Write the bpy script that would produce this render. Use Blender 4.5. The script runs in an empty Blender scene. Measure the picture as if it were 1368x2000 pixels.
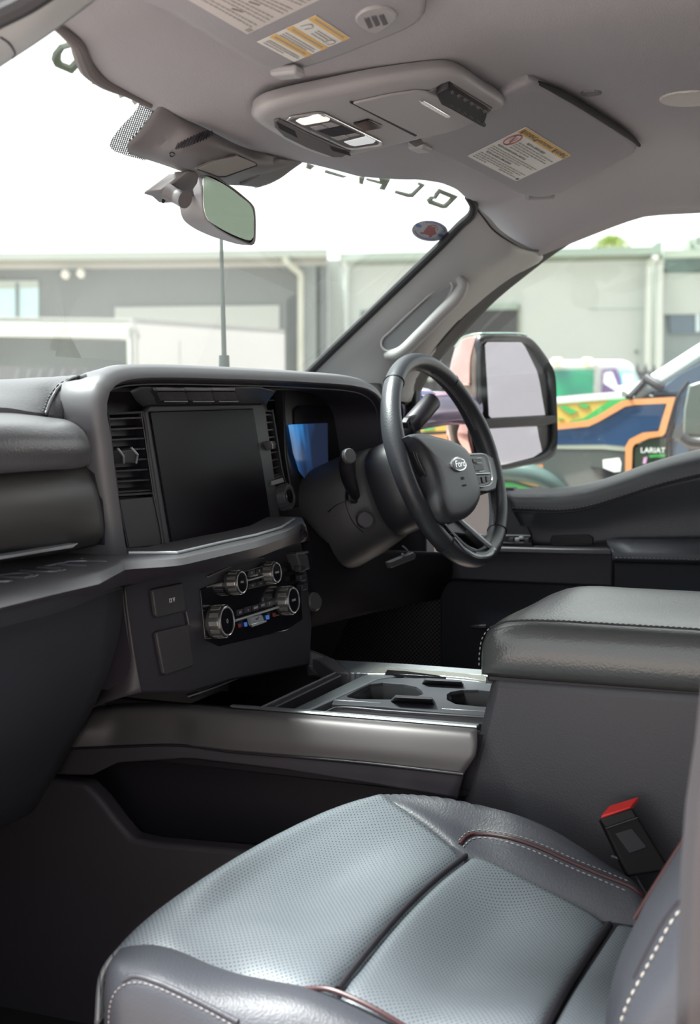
import bpy, bmesh, math, random
from mathutils import Vector, Matrix
from mathutils.bvhtree import BVHTree
import numpy as np
random.seed(5)
SC = bpy.context.scene
COL = SC.collection

# ---------------------------------------------------------------- camera
F = 2778.0; CX, CY = 684.0, 1000.0
CAM = np.array([-1.95, 0.0, 1.57])
ROLL, PITCH, AZ = math.radians(0.4), math.radians(5.05), math.radians(23.5)
_fw = np.array([math.cos(AZ)*math.cos(PITCH), math.sin(AZ)*math.cos(PITCH), -math.sin(PITCH)])
_rt = np.array([math.sin(AZ), -math.cos(AZ), 0.0])
_up = np.cross(_rt, _fw)
_r2 = _rt*math.cos(ROLL) - _up*math.sin(ROLL)
_u2 = _up*math.cos(ROLL) + _rt*math.sin(ROLL)
cd = bpy.data.cameras.new('camera'); cam = bpy.data.objects.new('camera', cd); COL.objects.link(cam)
cd.sensor_fit = 'VERTICAL'; cd.sensor_height = 36.0; cd.sensor_width = 24.6; cd.lens = 50.0
cd.clip_start = 0.05; cd.clip_end = 500
m = Matrix(((_r2[0], _u2[0], -_fw[0], CAM[0]), (_r2[1], _u2[1], -_fw[1], CAM[1]), (_r2[2], _u2[2], -_fw[2], CAM[2]), (0, 0, 0, 1)))
cam.matrix_world = m
cd.dof.use_dof = True; cd.dof.focus_distance = 2.05; cd.dof.aperture_fstop = 6.3
SC.camera = cam

# ---------------------------------------------------------------- sky and exposure
SKY = 1.45
W = bpy.data.worlds.new('overcast_sky'); SC.world = W; W.use_nodes = True
nt = W.node_tree; nt.nodes.clear()
wo = nt.nodes.new('ShaderNodeOutputWorld'); bg = nt.nodes.new('ShaderNodeBackground')
tc = nt.nodes.new('ShaderNodeTexCoord'); mp = nt.nodes.new('ShaderNodeMapping'); mp.inputs['Scale'].default_value = (3, 3, 8)
nz = nt.nodes.new('ShaderNodeTexNoise'); nz.inputs['Scale'].default_value = 1.3; nz.inputs['Detail'].default_value = 4
rp = nt.nodes.new('ShaderNodeValToRGB')
rp.color_ramp.elements[0].position = 0.34; rp.color_ramp.elements[0].color = (0.72, 0.74, 0.76, 1)
rp.color_ramp.elements[1].position = 0.52; rp.color_ramp.elements[1].color = (0.97, 0.98, 1.0, 1)
nt.links.new(tc.outputs['Generated'], mp.inputs['Vector']); nt.links.new(mp.outputs[0], nz.inputs['Vector'])
nt.links.new(nz.outputs['Fac'], rp.inputs[0]); nt.links.new(rp.outputs[0], bg.inputs['Color'])
bg.inputs['Strength'].default_value = SKY
nt.links.new(bg.outputs[0], wo.inputs[0])
SC.view_settings.view_transform = 'Standard'; SC.view_settings.look = 'None'
SC.view_settings.exposure = 0.45; SC.view_settings.gamma = 1.0; SC.view_settings.use_curve_mapping = False
SC.cycles.max_bounces = 8; SC.cycles.transparent_max_bounces = 12
SC.cycles.use_denoising = True
# veiled sun high ahead, spread wide by thin cloud
sd = bpy.data.lights.new('hazy_sun', 'SUN'); so = bpy.data.objects.new('hazy_sun', sd); COL.objects.link(so)
sd.energy = 15.0; sd.angle = math.radians(22); sd.color = (0.97, 1.0, 0.98)
_sa, _se = math.radians(108), math.radians(67)
so.location = (-8, 3, 14); so.rotation_euler = Vector((-math.cos(_sa)*math.cos(_se), -math.sin(_sa)*math.cos(_se), -math.sin(_se))).to_track_quat('-Z', 'Y').to_euler()

# ---------------------------------------------------------------- pixel rays to real planes
def ray(px, py): return _fw + _r2*((px-CX)/F) - _u2*((py-CY)/F)
def X(px, py, x): d = ray(px, py); return CAM + d*((x-CAM[0])/d[0])
def Y(px, py, y): d = ray(px, py); return CAM + d*((y-CAM[1])/d[1])
def Z(px, py, z): d = ray(px, py); return CAM + d*((z-CAM[2])/d[2])
def PL(px, py, p0, n):
    d = ray(px, py); n = np.array(n, float); return CAM + d*(np.dot(np.array(p0)-CAM, n)/np.dot(d, n))
_fh = np.array([math.cos(AZ), math.sin(AZ), 0.0]); _rh = np.array([math.sin(AZ), -math.cos(AZ), 0.0])
def D(px, py, d): return PL(px, py, CAM + _fh*d, _fh)          # on an upright plane d metres away, square to the street front
def surf(px, py, f, t0=0.6, t1=5.0, n=220):
    d = ray(px, py); ts = np.linspace(t0, t1, n); a = ts[0]; fa = f(CAM+d*a)
    for t in ts[1:]:
        ft = f(CAM+d*t)
        if fa*ft <= 0:
            for _ in range(40):
                mid = (a+t)/2; fm = f(CAM+d*mid)
                if fa*fm <= 0: t = mid
                else: a, fa = mid, fm
            return CAM+d*a
        a, fa = t, ft
    raise ValueError('ray %s %s misses' % (px, py))
def V(*a): return np.array(a, float)
def sst(a, b, v): t = min(1, max(0, (v-a)/(b-a))); return t*t*(3-2*t)

# ---------------------------------------------------------------- materials
MATS = {}
def mat(name, col, rough=0.5, metal=0.0, spec=0.5, coat=0.0, emit=None, estr=0.0, bump=None, vary=0.0, sheen=0.0, alpha=1.0, aniso=0.0):
    if name in MATS: return MATS[name]
    m = bpy.data.materials.new(name); m.use_nodes = True; t = m.node_tree; b = t.nodes['Principled BSDF']
    b.inputs['Base Color'].default_value = (*col, 1); b.inputs['Roughness'].default_value = rough
    b.inputs['Metallic'].default_value = metal; b.inputs['Specular IOR Level'].default_value = spec
    b.inputs['Coat Weight'].default_value = coat; b.inputs['Coat Roughness'].default_value = 0.05
    if sheen: b.inputs['Sheen Weight'].default_value = sheen; b.inputs['Sheen Roughness'].default_value = 0.5
    if emit: b.inputs['Emission Color'].default_value = (*emit, 1); b.inputs['Emission Strength'].default_value = estr
    if alpha < 1: b.inputs['Alpha'].default_value = alpha
    tc = t.nodes.new('ShaderNodeTexCoord')
    if vary:
        n = t.nodes.new('ShaderNodeTexNoise'); n.inputs['Scale'].default_value = 9; n.inputs['Detail'].default_value = 5
        t.links.new(tc.outputs['Object'], n.inputs['Vector'])
        mx = t.nodes.new('ShaderNodeMix'); mx.data_type = 'RGBA'; mx.inputs[0].default_value = 1
        lo = tuple(c*(1-vary) for c in col); hi = tuple(min(1, c*(1+vary)) for c in col)
        mx.inputs[6].default_value = (*lo, 1); mx.inputs[7].default_value = (*hi, 1)
        t.links.new(n.outputs['Fac'], mx.inputs[0]); t.links.new(mx.outputs[2], b.inputs['Base Color'])
    if bump:
        kind, scale, strength = bump
        if kind == 'noise':
            n = t.nodes.new('ShaderNodeTexNoise'); n.inputs['Scale'].default_value = scale; n.inputs['Detail'].default_value = 3
            out = n.outputs['Fac']
        elif kind == 'leather':
            n = t.nodes.new('ShaderNodeTexVoronoi'); n.inputs['Scale'].default_value = scale; n.feature = 'SMOOTH_F1'
            out = n.outputs['Distance']
        elif kind == 'weave':
            n = t.nodes.new('ShaderNodeTexVoronoi'); n.inputs['Scale'].default_value = scale; out = n.outputs['Distance']
        elif kind == 'ribs':
            n = t.nodes.new('ShaderNodeTexWave'); n.inputs['Scale'].default_value = scale; out = n.outputs['Fac']
        t.links.new(tc.outputs['Object'], n.inputs['Vector'])
        bp = t.nodes.new('ShaderNodeBump'); bp.inputs['Strength'].default_value = strength; bp.inputs['Distance'].default_value = 0.001
        t.links.new(out, bp.inputs['Height']); t.links.new(bp.outputs[0], b.inputs['Normal'])
    MATS[name] = m
    return m

def perforated(name, col, rough, cell=0.0060, rad=0.17, rot=0.0, hole=(0.004, 0.003, 0.004), plane='XY', metal=0.0):
    """leather or plastic with a staggered grid of punched holes, laid out in the thing's own coordinates"""
    m = bpy.data.materials.new(name); m.use_nodes = True; t = m.node_tree; b = t.nodes['Principled BSDF']
    b.inputs['Roughness'].default_value = rough; b.inputs['Metallic'].default_value = metal
    tc = t.nodes.new('ShaderNodeTexCoord'); mp = t.nodes.new('ShaderNodeMapping')
    s = 1/cell
    if plane == 'XY': mp.inputs['Scale'].default_value = (s, s, 0)
    elif plane == 'YZ': mp.inputs['Scale'].default_value = (0, s, s)
    else: mp.inputs['Scale'].default_value = (s, 0, s)
    mp.inputs['Rotation'].default_value = (0, 0, rot)
    t.links.new(tc.outputs['Object'], mp.inputs['Vector'])
    ds = []
    for k in (0, 0.5):
        a = t.nodes.new('ShaderNodeVectorMath'); a.operation = 'ADD'; a.inputs[1].default_value = (k+100, k+100, k+100)
        f = t.nodes.new('ShaderNodeVectorMath'); f.operation = 'FRACTION'
        u = t.nodes.new('ShaderNodeVectorMath'); u.operation = 'SUBTRACT'; u.inputs[1].default_value = (0.5, 0.5, 0.5)
        ml = t.nodes.new('ShaderNodeVectorMath'); ml.operation = 'MULTIPLY'
        ml.inputs[1].default_value = (1, 1, 0) if plane == 'XY' else ((0, 1, 1) if plane == 'YZ' else (1, 0, 1))
        l = t.nodes.new('ShaderNodeVectorMath'); l.operation = 'LENGTH'
        t.links.new(mp.outputs[0], a.inputs[0]); t.links.new(a.outputs[0], f.inputs[0]); t.links.new(f.outputs[0], u.inputs[0])
        t.links.new(u.outputs[0], ml.inputs[0]); t.links.new(ml.outputs[0], l.inputs[0]); ds.append(l.outputs['Value'])
    mn = t.nodes.new('ShaderNodeMath'); mn.operation = 'MINIMUM'; t.links.new(ds[0], mn.inputs[0]); t.links.new(ds[1], mn.inputs[1])
    r = t.nodes.new('ShaderNodeMapRange'); r.inputs['From Min'].default_value = rad*0.8; r.inputs['From Max'].default_value = rad*1.25
    t.links.new(mn.outputs[0], r.inputs['Value'])
    mx = t.nodes.new('ShaderNodeMix'); mx.data_type = 'RGBA'; mx.inputs[6].default_value = (*hole, 1); mx.inputs[7].default_value = (*col, 1)
    t.links.new(r.outputs[0], mx.inputs[0]); t.links.new(mx.outputs[2], b.inputs['Base Color'])
    sp = t.nodes.new('ShaderNodeMath'); sp.operation = 'MULTIPLY'; sp.inputs[1].default_value = 0.9
    t.links.new(r.outputs[0], sp.inputs[0]); t.links.new(sp.outputs[0], b.inputs['Specular IOR Level'])
    n = t.nodes.new('ShaderNodeTexVoronoi'); n.inputs['Scale'].default_value = 520; t.links.new(tc.outputs['Object'], n.inputs['Vector'])
    ad = t.nodes.new('ShaderNodeMath'); ad.operation = 'MULTIPLY_ADD'; ad.inputs[1].default_value = 0.25
    t.links.new(n.outputs['Distance'], ad.inputs[0]); t.links.new(r.outputs[0], ad.inputs[2])
    bp = t.nodes.new('ShaderNodeBump'); bp.inputs['Strength'].default_value = 0.35; bp.inputs['Distance'].default_value = 0.001
    t.links.new(ad.outputs[0], bp.inputs['Height']); t.links.new(bp.outputs[0], b.inputs['Normal'])
    MATS[name] = m
    return m

def dot_matrix(name, cell=0.0036, rad=0.19):
    m = perforated(name, (.02, .015, .018), .6, cell=cell, rad=rad, plane='XZ'); t = m.node_tree; b = t.nodes['Principled BSDF']
    r = [n for n in t.nodes if n.type == 'MAP_RANGE'][0]; o = t.nodes['Material Output']
    tr = t.nodes.new('ShaderNodeBsdfTransparent'); mx = t.nodes.new('ShaderNodeMixShader')
    t.links.new(r.outputs[0], mx.inputs[0]); t.links.new(tr.outputs[0], mx.inputs[1]); t.links.new(b.outputs[0], mx.inputs[2]); t.links.new(mx.outputs[0], o.inputs[0])
    return m
def glass_mat(name, tint, ior=1.45, refl=1.0, dust=0.0):
    m = bpy.data.materials.new(name); m.use_nodes = True; t = m.node_tree; t.nodes.clear()
    o = t.nodes.new('ShaderNodeOutputMaterial'); tr = t.nodes.new('ShaderNodeBsdfTransparent'); gl = t.nodes.new('ShaderNodeBsdfGlossy')
    tr.inputs[0].default_value = (*tint, 1); gl.inputs['Roughness'].default_value = 0.02; gl.inputs[0].default_value = (refl, refl, refl, 1)
    ge = t.nodes.new('ShaderNodeNewGeometry'); dt = t.nodes.new('ShaderNodeVectorMath'); dt.operation = 'DOT_PRODUCT'
    t.links.new(ge.outputs['Incoming'], dt.inputs[0]); t.links.new(ge.outputs['Normal'], dt.inputs[1])
    ab = t.nodes.new('ShaderNodeMath'); ab.operation = 'ABSOLUTE'; t.links.new(dt.outputs['Value'], ab.inputs[0])
    om = t.nodes.new('ShaderNodeMath'); om.operation = 'SUBTRACT'; om.inputs[0].default_value = 1; t.links.new(ab.outputs[0], om.inputs[1])
    pw = t.nodes.new('ShaderNodeMath'); pw.operation = 'POWER'; pw.inputs[1].default_value = 5; t.links.new(om.outputs[0], pw.inputs[0])
    fr = t.nodes.new('ShaderNodeMath'); fr.operation = 'MULTIPLY_ADD'; fr.inputs[1].default_value = 0.92; fr.inputs[2].default_value = ((ior-1)/(ior+1))**2*1.9
    t.links.new(pw.outputs[0], fr.inputs[0]); mx = t.nodes.new('ShaderNodeMixShader')
    t.links.new(fr.outputs[0], mx.inputs[0]); t.links.new(tr.outputs[0], mx.inputs[1]); t.links.new(gl.outputs[0], mx.inputs[2])
    out = mx.outputs[0]
    if dust:
        df = t.nodes.new('ShaderNodeBsdfTranslucent'); df.inputs[0].default_value = (0.8, 0.85, 0.8, 1); m2 = t.nodes.new('ShaderNodeMixShader'); m2.inputs[0].default_value = dust
        t.links.new(out, m2.inputs[1]); t.links.new(df.outputs[0], m2.inputs[2]); out = m2.outputs[0]
    t.links.new(out, o.inputs[0]); MATS[name] = m
    return m

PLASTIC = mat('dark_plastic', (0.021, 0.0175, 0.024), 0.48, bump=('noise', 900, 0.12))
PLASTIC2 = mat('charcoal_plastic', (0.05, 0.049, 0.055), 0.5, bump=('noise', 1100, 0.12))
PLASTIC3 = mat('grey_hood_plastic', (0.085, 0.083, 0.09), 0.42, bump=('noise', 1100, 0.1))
BLACKP = mat('deep_black_plastic', (0.011, 0.0085, 0.013), 0.55)
GLOSSB = mat('gloss_black', (0.008, 0.007, 0.009), 0.12)
SCREENB = mat('screen_glass_black', (0.008, 0.005, 0.009), 0.3, spec=0.06)
METALG = mat('satin_grey_trim', (0.125, 0.115, 0.116), 0.5, metal=0.55, bump=('noise', 1500, 0.05))
SILVER = mat('satin_silver', (0.44, 0.46, 0.48), 0.36, metal=0.45)
CHROME = mat('chrome', (0.84, 0.85, 0.86), 0.2, metal=0.85)
LEATHER = mat('dark_leather', (0.043, 0.045, 0.055), 0.47, spec=0.5, bump=('leather', 420, 0.30))
LEATHER2 = mat('dash_leather', (0.062, 0.060, 0.066), 0.34, spec=0.75, bump=('leather', 420, 0.35))
WRAP = mat('bronze_grey_wrap', (0.055, 0.054, 0.052), 0.45, bump=('noise', 1300, 0.2))
THREAD = mat('grey_thread', (0.30, 0.28, 0.28), 0.7)
DTHREAD = mat('dark_thread', (0.03, 0.03, 0.03), 0.7)
PIPING = mat('maroon_piping', (0.045, 0.012, 0.014), 0.4)
PERF = perforated('perforated_leather', (0.118, 0.134, 0.150), 0.36, cell=0.0062, rad=0.115, rot=0.12, hole=(.014, .012, .014))
HEAD = mat('headliner_cloth', (0.345, 0.335, 0.355), 0.9, spec=0.15, bump=('weave', 700, 0.35))
VISORM = mat('visor_cloth', (0.29, 0.285, 0.305), 0.85, spec=0.2, bump=('weave', 800, 0.25))
PILLAR = mat('pillar_plastic', (0.30, 0.30, 0.30), 0.5, bump=('noise', 900, 0.12))
OHC = mat('overhead_plastic', (0.32, 0.31, 0.32), 0.45, bump=('noise', 1000, 0.1))
OHD = mat('overhead_dark_plastic', (0.10, 0.09, 0.092), 0.5)
SEAL = mat('rubber_seal', (0.012, 0.012, 0.014), 0.6)
WIND = glass_mat('windshield_glass', (0.90, 0.95, 0.92), 1.45, dust=0.02)
SIDEG = glass_mat('side_window_glass', (0.94, 0.975, 0.955), 1.2)
CARPET = mat('black_carpet', (0.012, 0.010, 0.013), 0.95, bump=('noise', 500, 0.6))

# ---------------------------------------------------------------- objects
def thing(name, label, cat, loc, group=None):
    o = bpy.data.objects.new(name, None); COL.objects.link(o); o.location = loc; o.empty_display_size = 0.05
    o['label'] = label; o['category'] = cat
    if group: o['group'] = group
    return o
def struct_root(name, loc):
    o = bpy.data.objects.new(name, None); COL.objects.link(o); o.location = loc; o.empty_display_size = 0.05; o['kind'] = 'structure'
    return o
def tag(o, label, cat, group=None):
    o['label'] = label; o['category'] = cat
    if group: o['group'] = group
    return o
def struct(o): o['kind'] = 'structure'; return o
def root_loc(p):
    v = Vector((0, 0, 0))
    while p is not None: v = v + p.location; p = p.parent
    return v
def mk(name, verts, faces, material, parent=None, smooth=True, bevel=0, seg=2, sub=0, thick=0, toff=-1, angle=35, mats=None, fidx=None):
    vs = [Vector([float(c) for c in v]) for v in verts]
    if parent is None:
        lo = Vector([min(v[i] for v in vs) for i in range(3)]); hi = Vector([max(v[i] for v in vs) for i in range(3)])
        org = Vector(((lo.x+hi.x)/2, (lo.y+hi.y)/2, lo.z))
    else: org = root_loc(parent)
    me = bpy.data.meshes.new(name); me.from_pydata([tuple(v-org) for v in vs], [], faces); me.validate(); 
    bm = bmesh.new(); bm.from_mesh(me); bmesh.ops.recalc_face_normals(bm, faces=bm.faces)
    if thick:                                   # open sheets: the traced side faces the viewer's side, thickness grows away from it
        cv = Vector([float(c) for c in CAM])-org
        bm.faces.ensure_lookup_table(); tree = BVHTree.FromBMesh(bm); fl = list(bm.faces); tot = 0.0
        for f in fl[::max(1, len(fl)//200)]:
            c = f.calc_center_median(); d = (c-cv).normalized(); h = tree.ray_cast(cv, d)
            if h[0] is not None and (h[0]-c).length < 1e-3: tot += f.normal.dot(-d)*f.calc_area()
        if tot < 0: bmesh.ops.reverse_faces(bm, faces=bm.faces)
    bm.to_mesh(me); bm.free()
    for mm in (mats or [material]): me.materials.append(mm)
    if fidx:
        for p, i in zip(me.polygons, fidx): p.material_index = i
    if smooth:
        for p in me.polygons: p.use_smooth = True
        try: me.set_sharp_from_angle(angle=math.radians(angle))
        except Exception: pass
    o = bpy.data.objects.new(name, me); COL.objects.link(o)
    if parent is None: o.location = org
    else: o.parent = parent
    if thick:
        md = o.modifiers.new('thick', 'SOLIDIFY'); md.thickness = thick; md.offset = toff
    if bevel:
        md = o.modifiers.new('bevel', 'BEVEL'); md.width = bevel; md.segments = seg; md.limit_method = 'ANGLE'; md.angle_limit = math.radians(32); md.harden_normals = False
    if sub:
        md = o.modifiers.new('sub', 'SUBSURF'); md.levels = sub; md.render_levels = sub
    return o

def cr(pts, n, closed=False):
    """Catmull-Rom resample of a polyline to n points, evenly by length"""
    P = [np.array(p, float) for p in pts]
    if len(P) == 2 and not closed: return [P[0]+(P[1]-P[0])*i/(n-1) for i in range(n)]
    if closed: Q = [P[-1]]+P+[P[0], P[1]]
    else: Q = [2*P[0]-P[1]]+P+[2*P[-1]-P[-2]]
    dense = []
    for i in range(1, len(Q)-2):
        p0, p1, p2, p3 = Q[i-1:i+3]
        d0 = max(np.linalg.norm(p1-p0), 1e-6)**.5; d1 = max(np.linalg.norm(p2-p1), 1e-6)**.5; d2 = max(np.linalg.norm(p3-p2), 1e-6)**.5
        m1 = (p2-p1) + d1*((p1-p0)/d0 - (p2-p0)/(d0+d1)); m2 = (p2-p1) + d1*((p3-p2)/d2 - (p3-p1)/(d1+d2))
        for k in range(14):
            t = k/14; dense.append((2*t**3-3*t*t+1)*p1 + (t**3-2*t*t+t)*m1 + (-2*t**3+3*t*t)*p2 + (t**3-t*t)*m2)
    dense.append(Q[-2])
    L = [0]
    for a, b in zip(dense, dense[1:]): L.append(L[-1]+np.linalg.norm(b-a))
    D_ = np.array(dense); m = n+1 if closed else n
    s = np.linspace(0, L[-1], m); out = np.stack([np.interp(s, L, D_[:, k]) for k in range(3)], 1)
    return [o for o in (out[:-1] if closed else out)]
def lin(pts, n):
    P = [np.array(p, float) for p in pts]; L = [0]
    for a, b in zip(P, P[1:]): L.append(L[-1]+np.linalg.norm(b-a))
    s = np.linspace(0, L[-1], n); A = np.array(P)
    return [o for o in np.stack([np.interp(s, L, A[:, k]) for k in range(3)], 1)]
def gridmesh(name, rows, material, parent=None, closed_u=False, cap=False, **kw):
    nu = len(rows[0]); vs = [p for r in rows for p in r]; fs = []
    for j in range(len(rows)-1):
        for i in range(nu if closed_u else nu-1):
            i2 = (i+1) % nu; fs.append((j*nu+i, j*nu+i2, (j+1)*nu+i2, (j+1)*nu+i))
    if cap: fs.append(tuple(range(nu))); fs.append(tuple((len(rows)-1)*nu+i for i in range(nu)))
    return mk(name, vs, fs, material, parent, **kw)
def loft(name, curves, nu, nv, material, parent=None, puff=0.0, pdir=None, lu=False, lv=False, **kw):
    """surface through a list of curves; puff swells the middle along pdir"""
    cs = [(lin if lu else cr)(c, nu) for c in curves]
    cols = [(lin if lv else cr)([c[i] for c in cs], nv) for i in range(nu)]
    rows = [[cols[i][j] for i in range(nu)] for j in range(nv)]
    if puff:
        d = np.array(pdir, float); d /= np.linalg.norm(d)
        for j in range(nv):
            for i in range(nu):
                u, v = i/(nu-1), j/(nv-1)
                k = min(1, 6*u*(1-u)*1.0)**.6*min(1, 6*v*(1-v))**.6
                rows[j][i] = rows[j][i]+d*puff*k
    return gridmesh(name, rows, material, parent, **kw)
def prism(name, pts, off, material, parent=None, bevel=0.002, seg=2, smooth=True, **kw):
    """closed outline pts (front face) pushed back by the vector off (or a list of back points)"""
    n = len(pts); P = [np.array(p, float) for p in pts]
    B = [p+np.array(off, float) for p in P] if np.ndim(off) == 1 else [np.array(q, float) for q in off]
    fs = [tuple(range(n)), tuple(range(2*n-1, n-1, -1))]+[(i, (i+1) % n, n+(i+1) % n, n+i) for i in range(n)]
    return mk(name, P+B, fs, material, parent, bevel=bevel, seg=seg, smooth=smooth, **kw)
def tube(name, pts, r, material, parent=None, n=None, k=10, closed=False, smoothpath=True, flat=1.0, up=None, **kw):
    n = n or max(len(pts), 2)*6
    P = cr(pts, n, closed) if smoothpath else [np.array(p, float) for p in pts]
    n = len(P); R = [r]*n if np.isscalar(r) else [float(v) for v in np.interp(np.linspace(0, 1, n), np.linspace(0, 1, len(r)), r)]
    rows = []; prev = None
    for i, p in enumerate(P):
        a = P[(i-1) % n] if (closed or i > 0) else P[i]; b = P[(i+1) % n] if (closed or i < n-1) else P[i]
        t = b-a; t /= max(np.linalg.norm(t), 1e-9)
        if up is not None: s = np.cross(t, np.array(up, float))
        elif prev is None: s = np.cross(t, V(0, 0, 1) if abs(t[2]) < .9 else V(1, 0, 0))
        else: s = prev-t*np.dot(prev, t)
        s /= max(np.linalg.norm(s), 1e-9); prev = s; w = np.cross(s, t)
        rows.append([p+R[i]*(s*math.cos(2*math.pi*q/k)*flat+w*math.sin(2*math.pi*q/k)) for q in range(k)])
    if closed: rows.append(rows[0])
    return gridmesh(name, rows, material, parent, closed_u=True, cap=not closed, **kw)
def box(name, c, size, material, parent=None, rot=None, bevel=0.003, seg=2, **kw):
    c = np.array(c, float); s = [v/2 for v in size]; Rm = np.eye(3) if rot is None else np.array(rot, float)
    vs = [c+Rm @ V(x*s[0], y*s[1], z*s[2]) for x in (-1, 1) for y in (-1, 1) for z in (-1, 1)]
    fs = [(0, 1, 3, 2), (4, 6, 7, 5), (0, 4, 5, 1), (2, 3, 7, 6), (0, 2, 6, 4), (1, 5, 7, 3)]
    return mk(name, vs, fs, material, parent, bevel=bevel, seg=seg, **kw)
def lathe(name, c, axis, prof, material, parent=None, n=32, **kw):
    """prof: list of (distance along axis, radius)"""
    a = np.array(axis, float); a /= np.linalg.norm(a); s = np.cross(a, V(0, 0, 1) if abs(a[2]) < .9 else V(1, 0, 0)); s /= np.linalg.norm(s); w = np.cross(a, s)
    rows = [[np.array(c)+a*h+max(r, 1e-5)*(s*math.cos(2*math.pi*i/n)+w*math.sin(2*math.pi*i/n)) for i in range(n)] for h, r in prof]
    return gridmesh(name, rows, material, parent, closed_u=True, cap=True, **kw)
def stitches(name, pts, material, parent, length=0.0042, gap=0.0022, r=0.0007, lift=(0, 0, 0)):
    P = cr(pts, 160); L = [0]
    for a, b in zip(P, P[1:]): L.append(L[-1]+np.linalg.norm(b-a))
    A = np.array(P)+np.array(lift); s = 0; vs = []; fs = []
    at = lambda q: np.array([np.interp(q, L, A[:, k]) for k in range(3)])
    while s+length < L[-1]:
        a, b = at(s), at(s+length); t = b-a; t /= np.linalg.norm(t); q = np.cross(t, V(.3, .2, 1)); q /= np.linalg.norm(q); w = np.cross(t, q)
        base = len(vs)
        for p, k in ((a, .4), ((a+b)/2, 1.15), (b, .4)):
            for i in range(5): vs.append(p+r*k*(q*math.cos(i*1.2566)+w*math.sin(i*1.2566)))
        for j in (0, 1):
            for i in range(5): fs.append((base+j*5+i, base+j*5+(i+1) % 5, base+(j+1)*5+(i+1) % 5, base+(j+1)*5+i))
        s += length+gap
    return mk(name, vs, fs, material, parent)
def near(P, d):
    return [p+(CAM-p)/np.linalg.norm(CAM-p)*d for p in P]
_bvh = {}
def hit(o, px, py, lift=.001):
    """point of the finished part o on the line of sight through a pixel, lifted off its surface"""
    if o.name not in _bvh:
        rl = Vector(o.location) if o.parent is None else root_loc(o.parent)
        _bvh[o.name] = BVHTree.FromPolygons([tuple(v.co+rl) for v in o.data.vertices], [tuple(p.vertices) for p in o.data.polygons])
    d = Vector([float(v) for v in ray(px, py)]).normalized(); h = _bvh[o.name].ray_cast(Vector([float(v) for v in CAM]), d)
    if h[0] is None: return None
    n = h[1] if h[1].dot(d) < 0 else -h[1]
    return np.array(h[0]+n*lift)
def hits(o, L, lift=.001): return [q for q in (hit(o, x, y, lift) for x, y in L) if q is not None]
def dense(L, n=24): return [(p[0], p[1]) for p in cr([V(a, b, 0) for a, b in L], n)]
def fitplane(P):
    c = sum(P)/len(P); u, sv, vt = np.linalg.svd(np.array([p-c for p in P])); n = vt[2]
    if n[2] > 0: n = -n
    return c, n
def merged(name, parts, material, parent=None, mats=None, fidx=None, **kw):
    """join lists of (verts, faces) into one mesh"""
    vs, fs = [], []
    for v, f in parts:
        b = len(vs); vs += list(v); fs += [tuple(b+i for i in q) for q in f]
    return mk(name, vs, fs, material, parent, mats=mats, fidx=fidx, **kw)
def pr(pts, off):
    n = len(pts); P = [np.array(p, float) for p in pts]; B = [p+np.array(off, float) for p in P]
    return P+B, [tuple(range(n)), tuple(range(2*n-1, n-1, -1))]+[(i, (i+1) % n, n+(i+1) % n, n+i) for i in range(n)]
def bx(c, size, rot=None):
    c = np.array(c, float); s = [v/2 for v in size]; Rm = np.eye(3) if rot is None else np.array(rot, float)
    vs = [c+Rm @ V(x*s[0], y*s[1], z*s[2]) for x in (-1, 1) for y in (-1, 1) for z in (-1, 1)]
    return vs, [(0, 1, 3, 2), (4, 6, 7, 5), (0, 4, 5, 1), (2, 3, 7, 6), (0, 2, 6, 4), (1, 5, 7, 3)]
def plate(name, outer, holes, origin, xd, yd, thick, material, parent, bevel=0.0008):
    """flat plate with holes; outer and holes are 2D lists in the frame origin/xd/yd; thickness goes along -(xd x yd)"""
    cu = bpy.data.curves.new(name, 'CURVE'); cu.dimensions = '2D'; cu.fill_mode = 'BOTH'
    for ring in [outer]+holes:
        s = cu.splines.new('POLY'); s.points.add(len(ring)-1); s.use_cyclic_u = True
        for p, q in zip(s.points, ring): p.co = (q[0], q[1], 0, 1)
    cu.extrude = thick/2; cu.bevel_depth = bevel; cu.bevel_resolution = 1
    return _from_curve(name, cu, origin, xd, yd, material, parent, -thick/2)
def _from_curve(name, cu, origin, xd, yd, material, parent, dz=0.0):
    o = bpy.data.objects.new(name+'_tmp', cu); COL.objects.link(o)
    dg = bpy.context.evaluated_depsgraph_get(); me = bpy.data.meshes.new_from_object(o.evaluated_get(dg))
    vs = [tuple(v.co) for v in me.vertices]; fs = [tuple(p.vertices) for p in me.polygons]
    bpy.data.objects.remove(o); bpy.data.curves.remove(cu); bpy.data.meshes.remove(me)
    xd = np.array(xd, float); yd = np.array(yd, float); xd /= np.linalg.norm(xd); yd = yd/np.linalg.norm(yd); zd = np.cross(xd, yd); zd /= np.linalg.norm(zd)
    P = [np.array(origin)+xd*v[0]+yd*v[1]+zd*(v[2]+dz) for v in vs]
    return mk(name, P, fs, material, parent, smooth=False)
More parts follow.
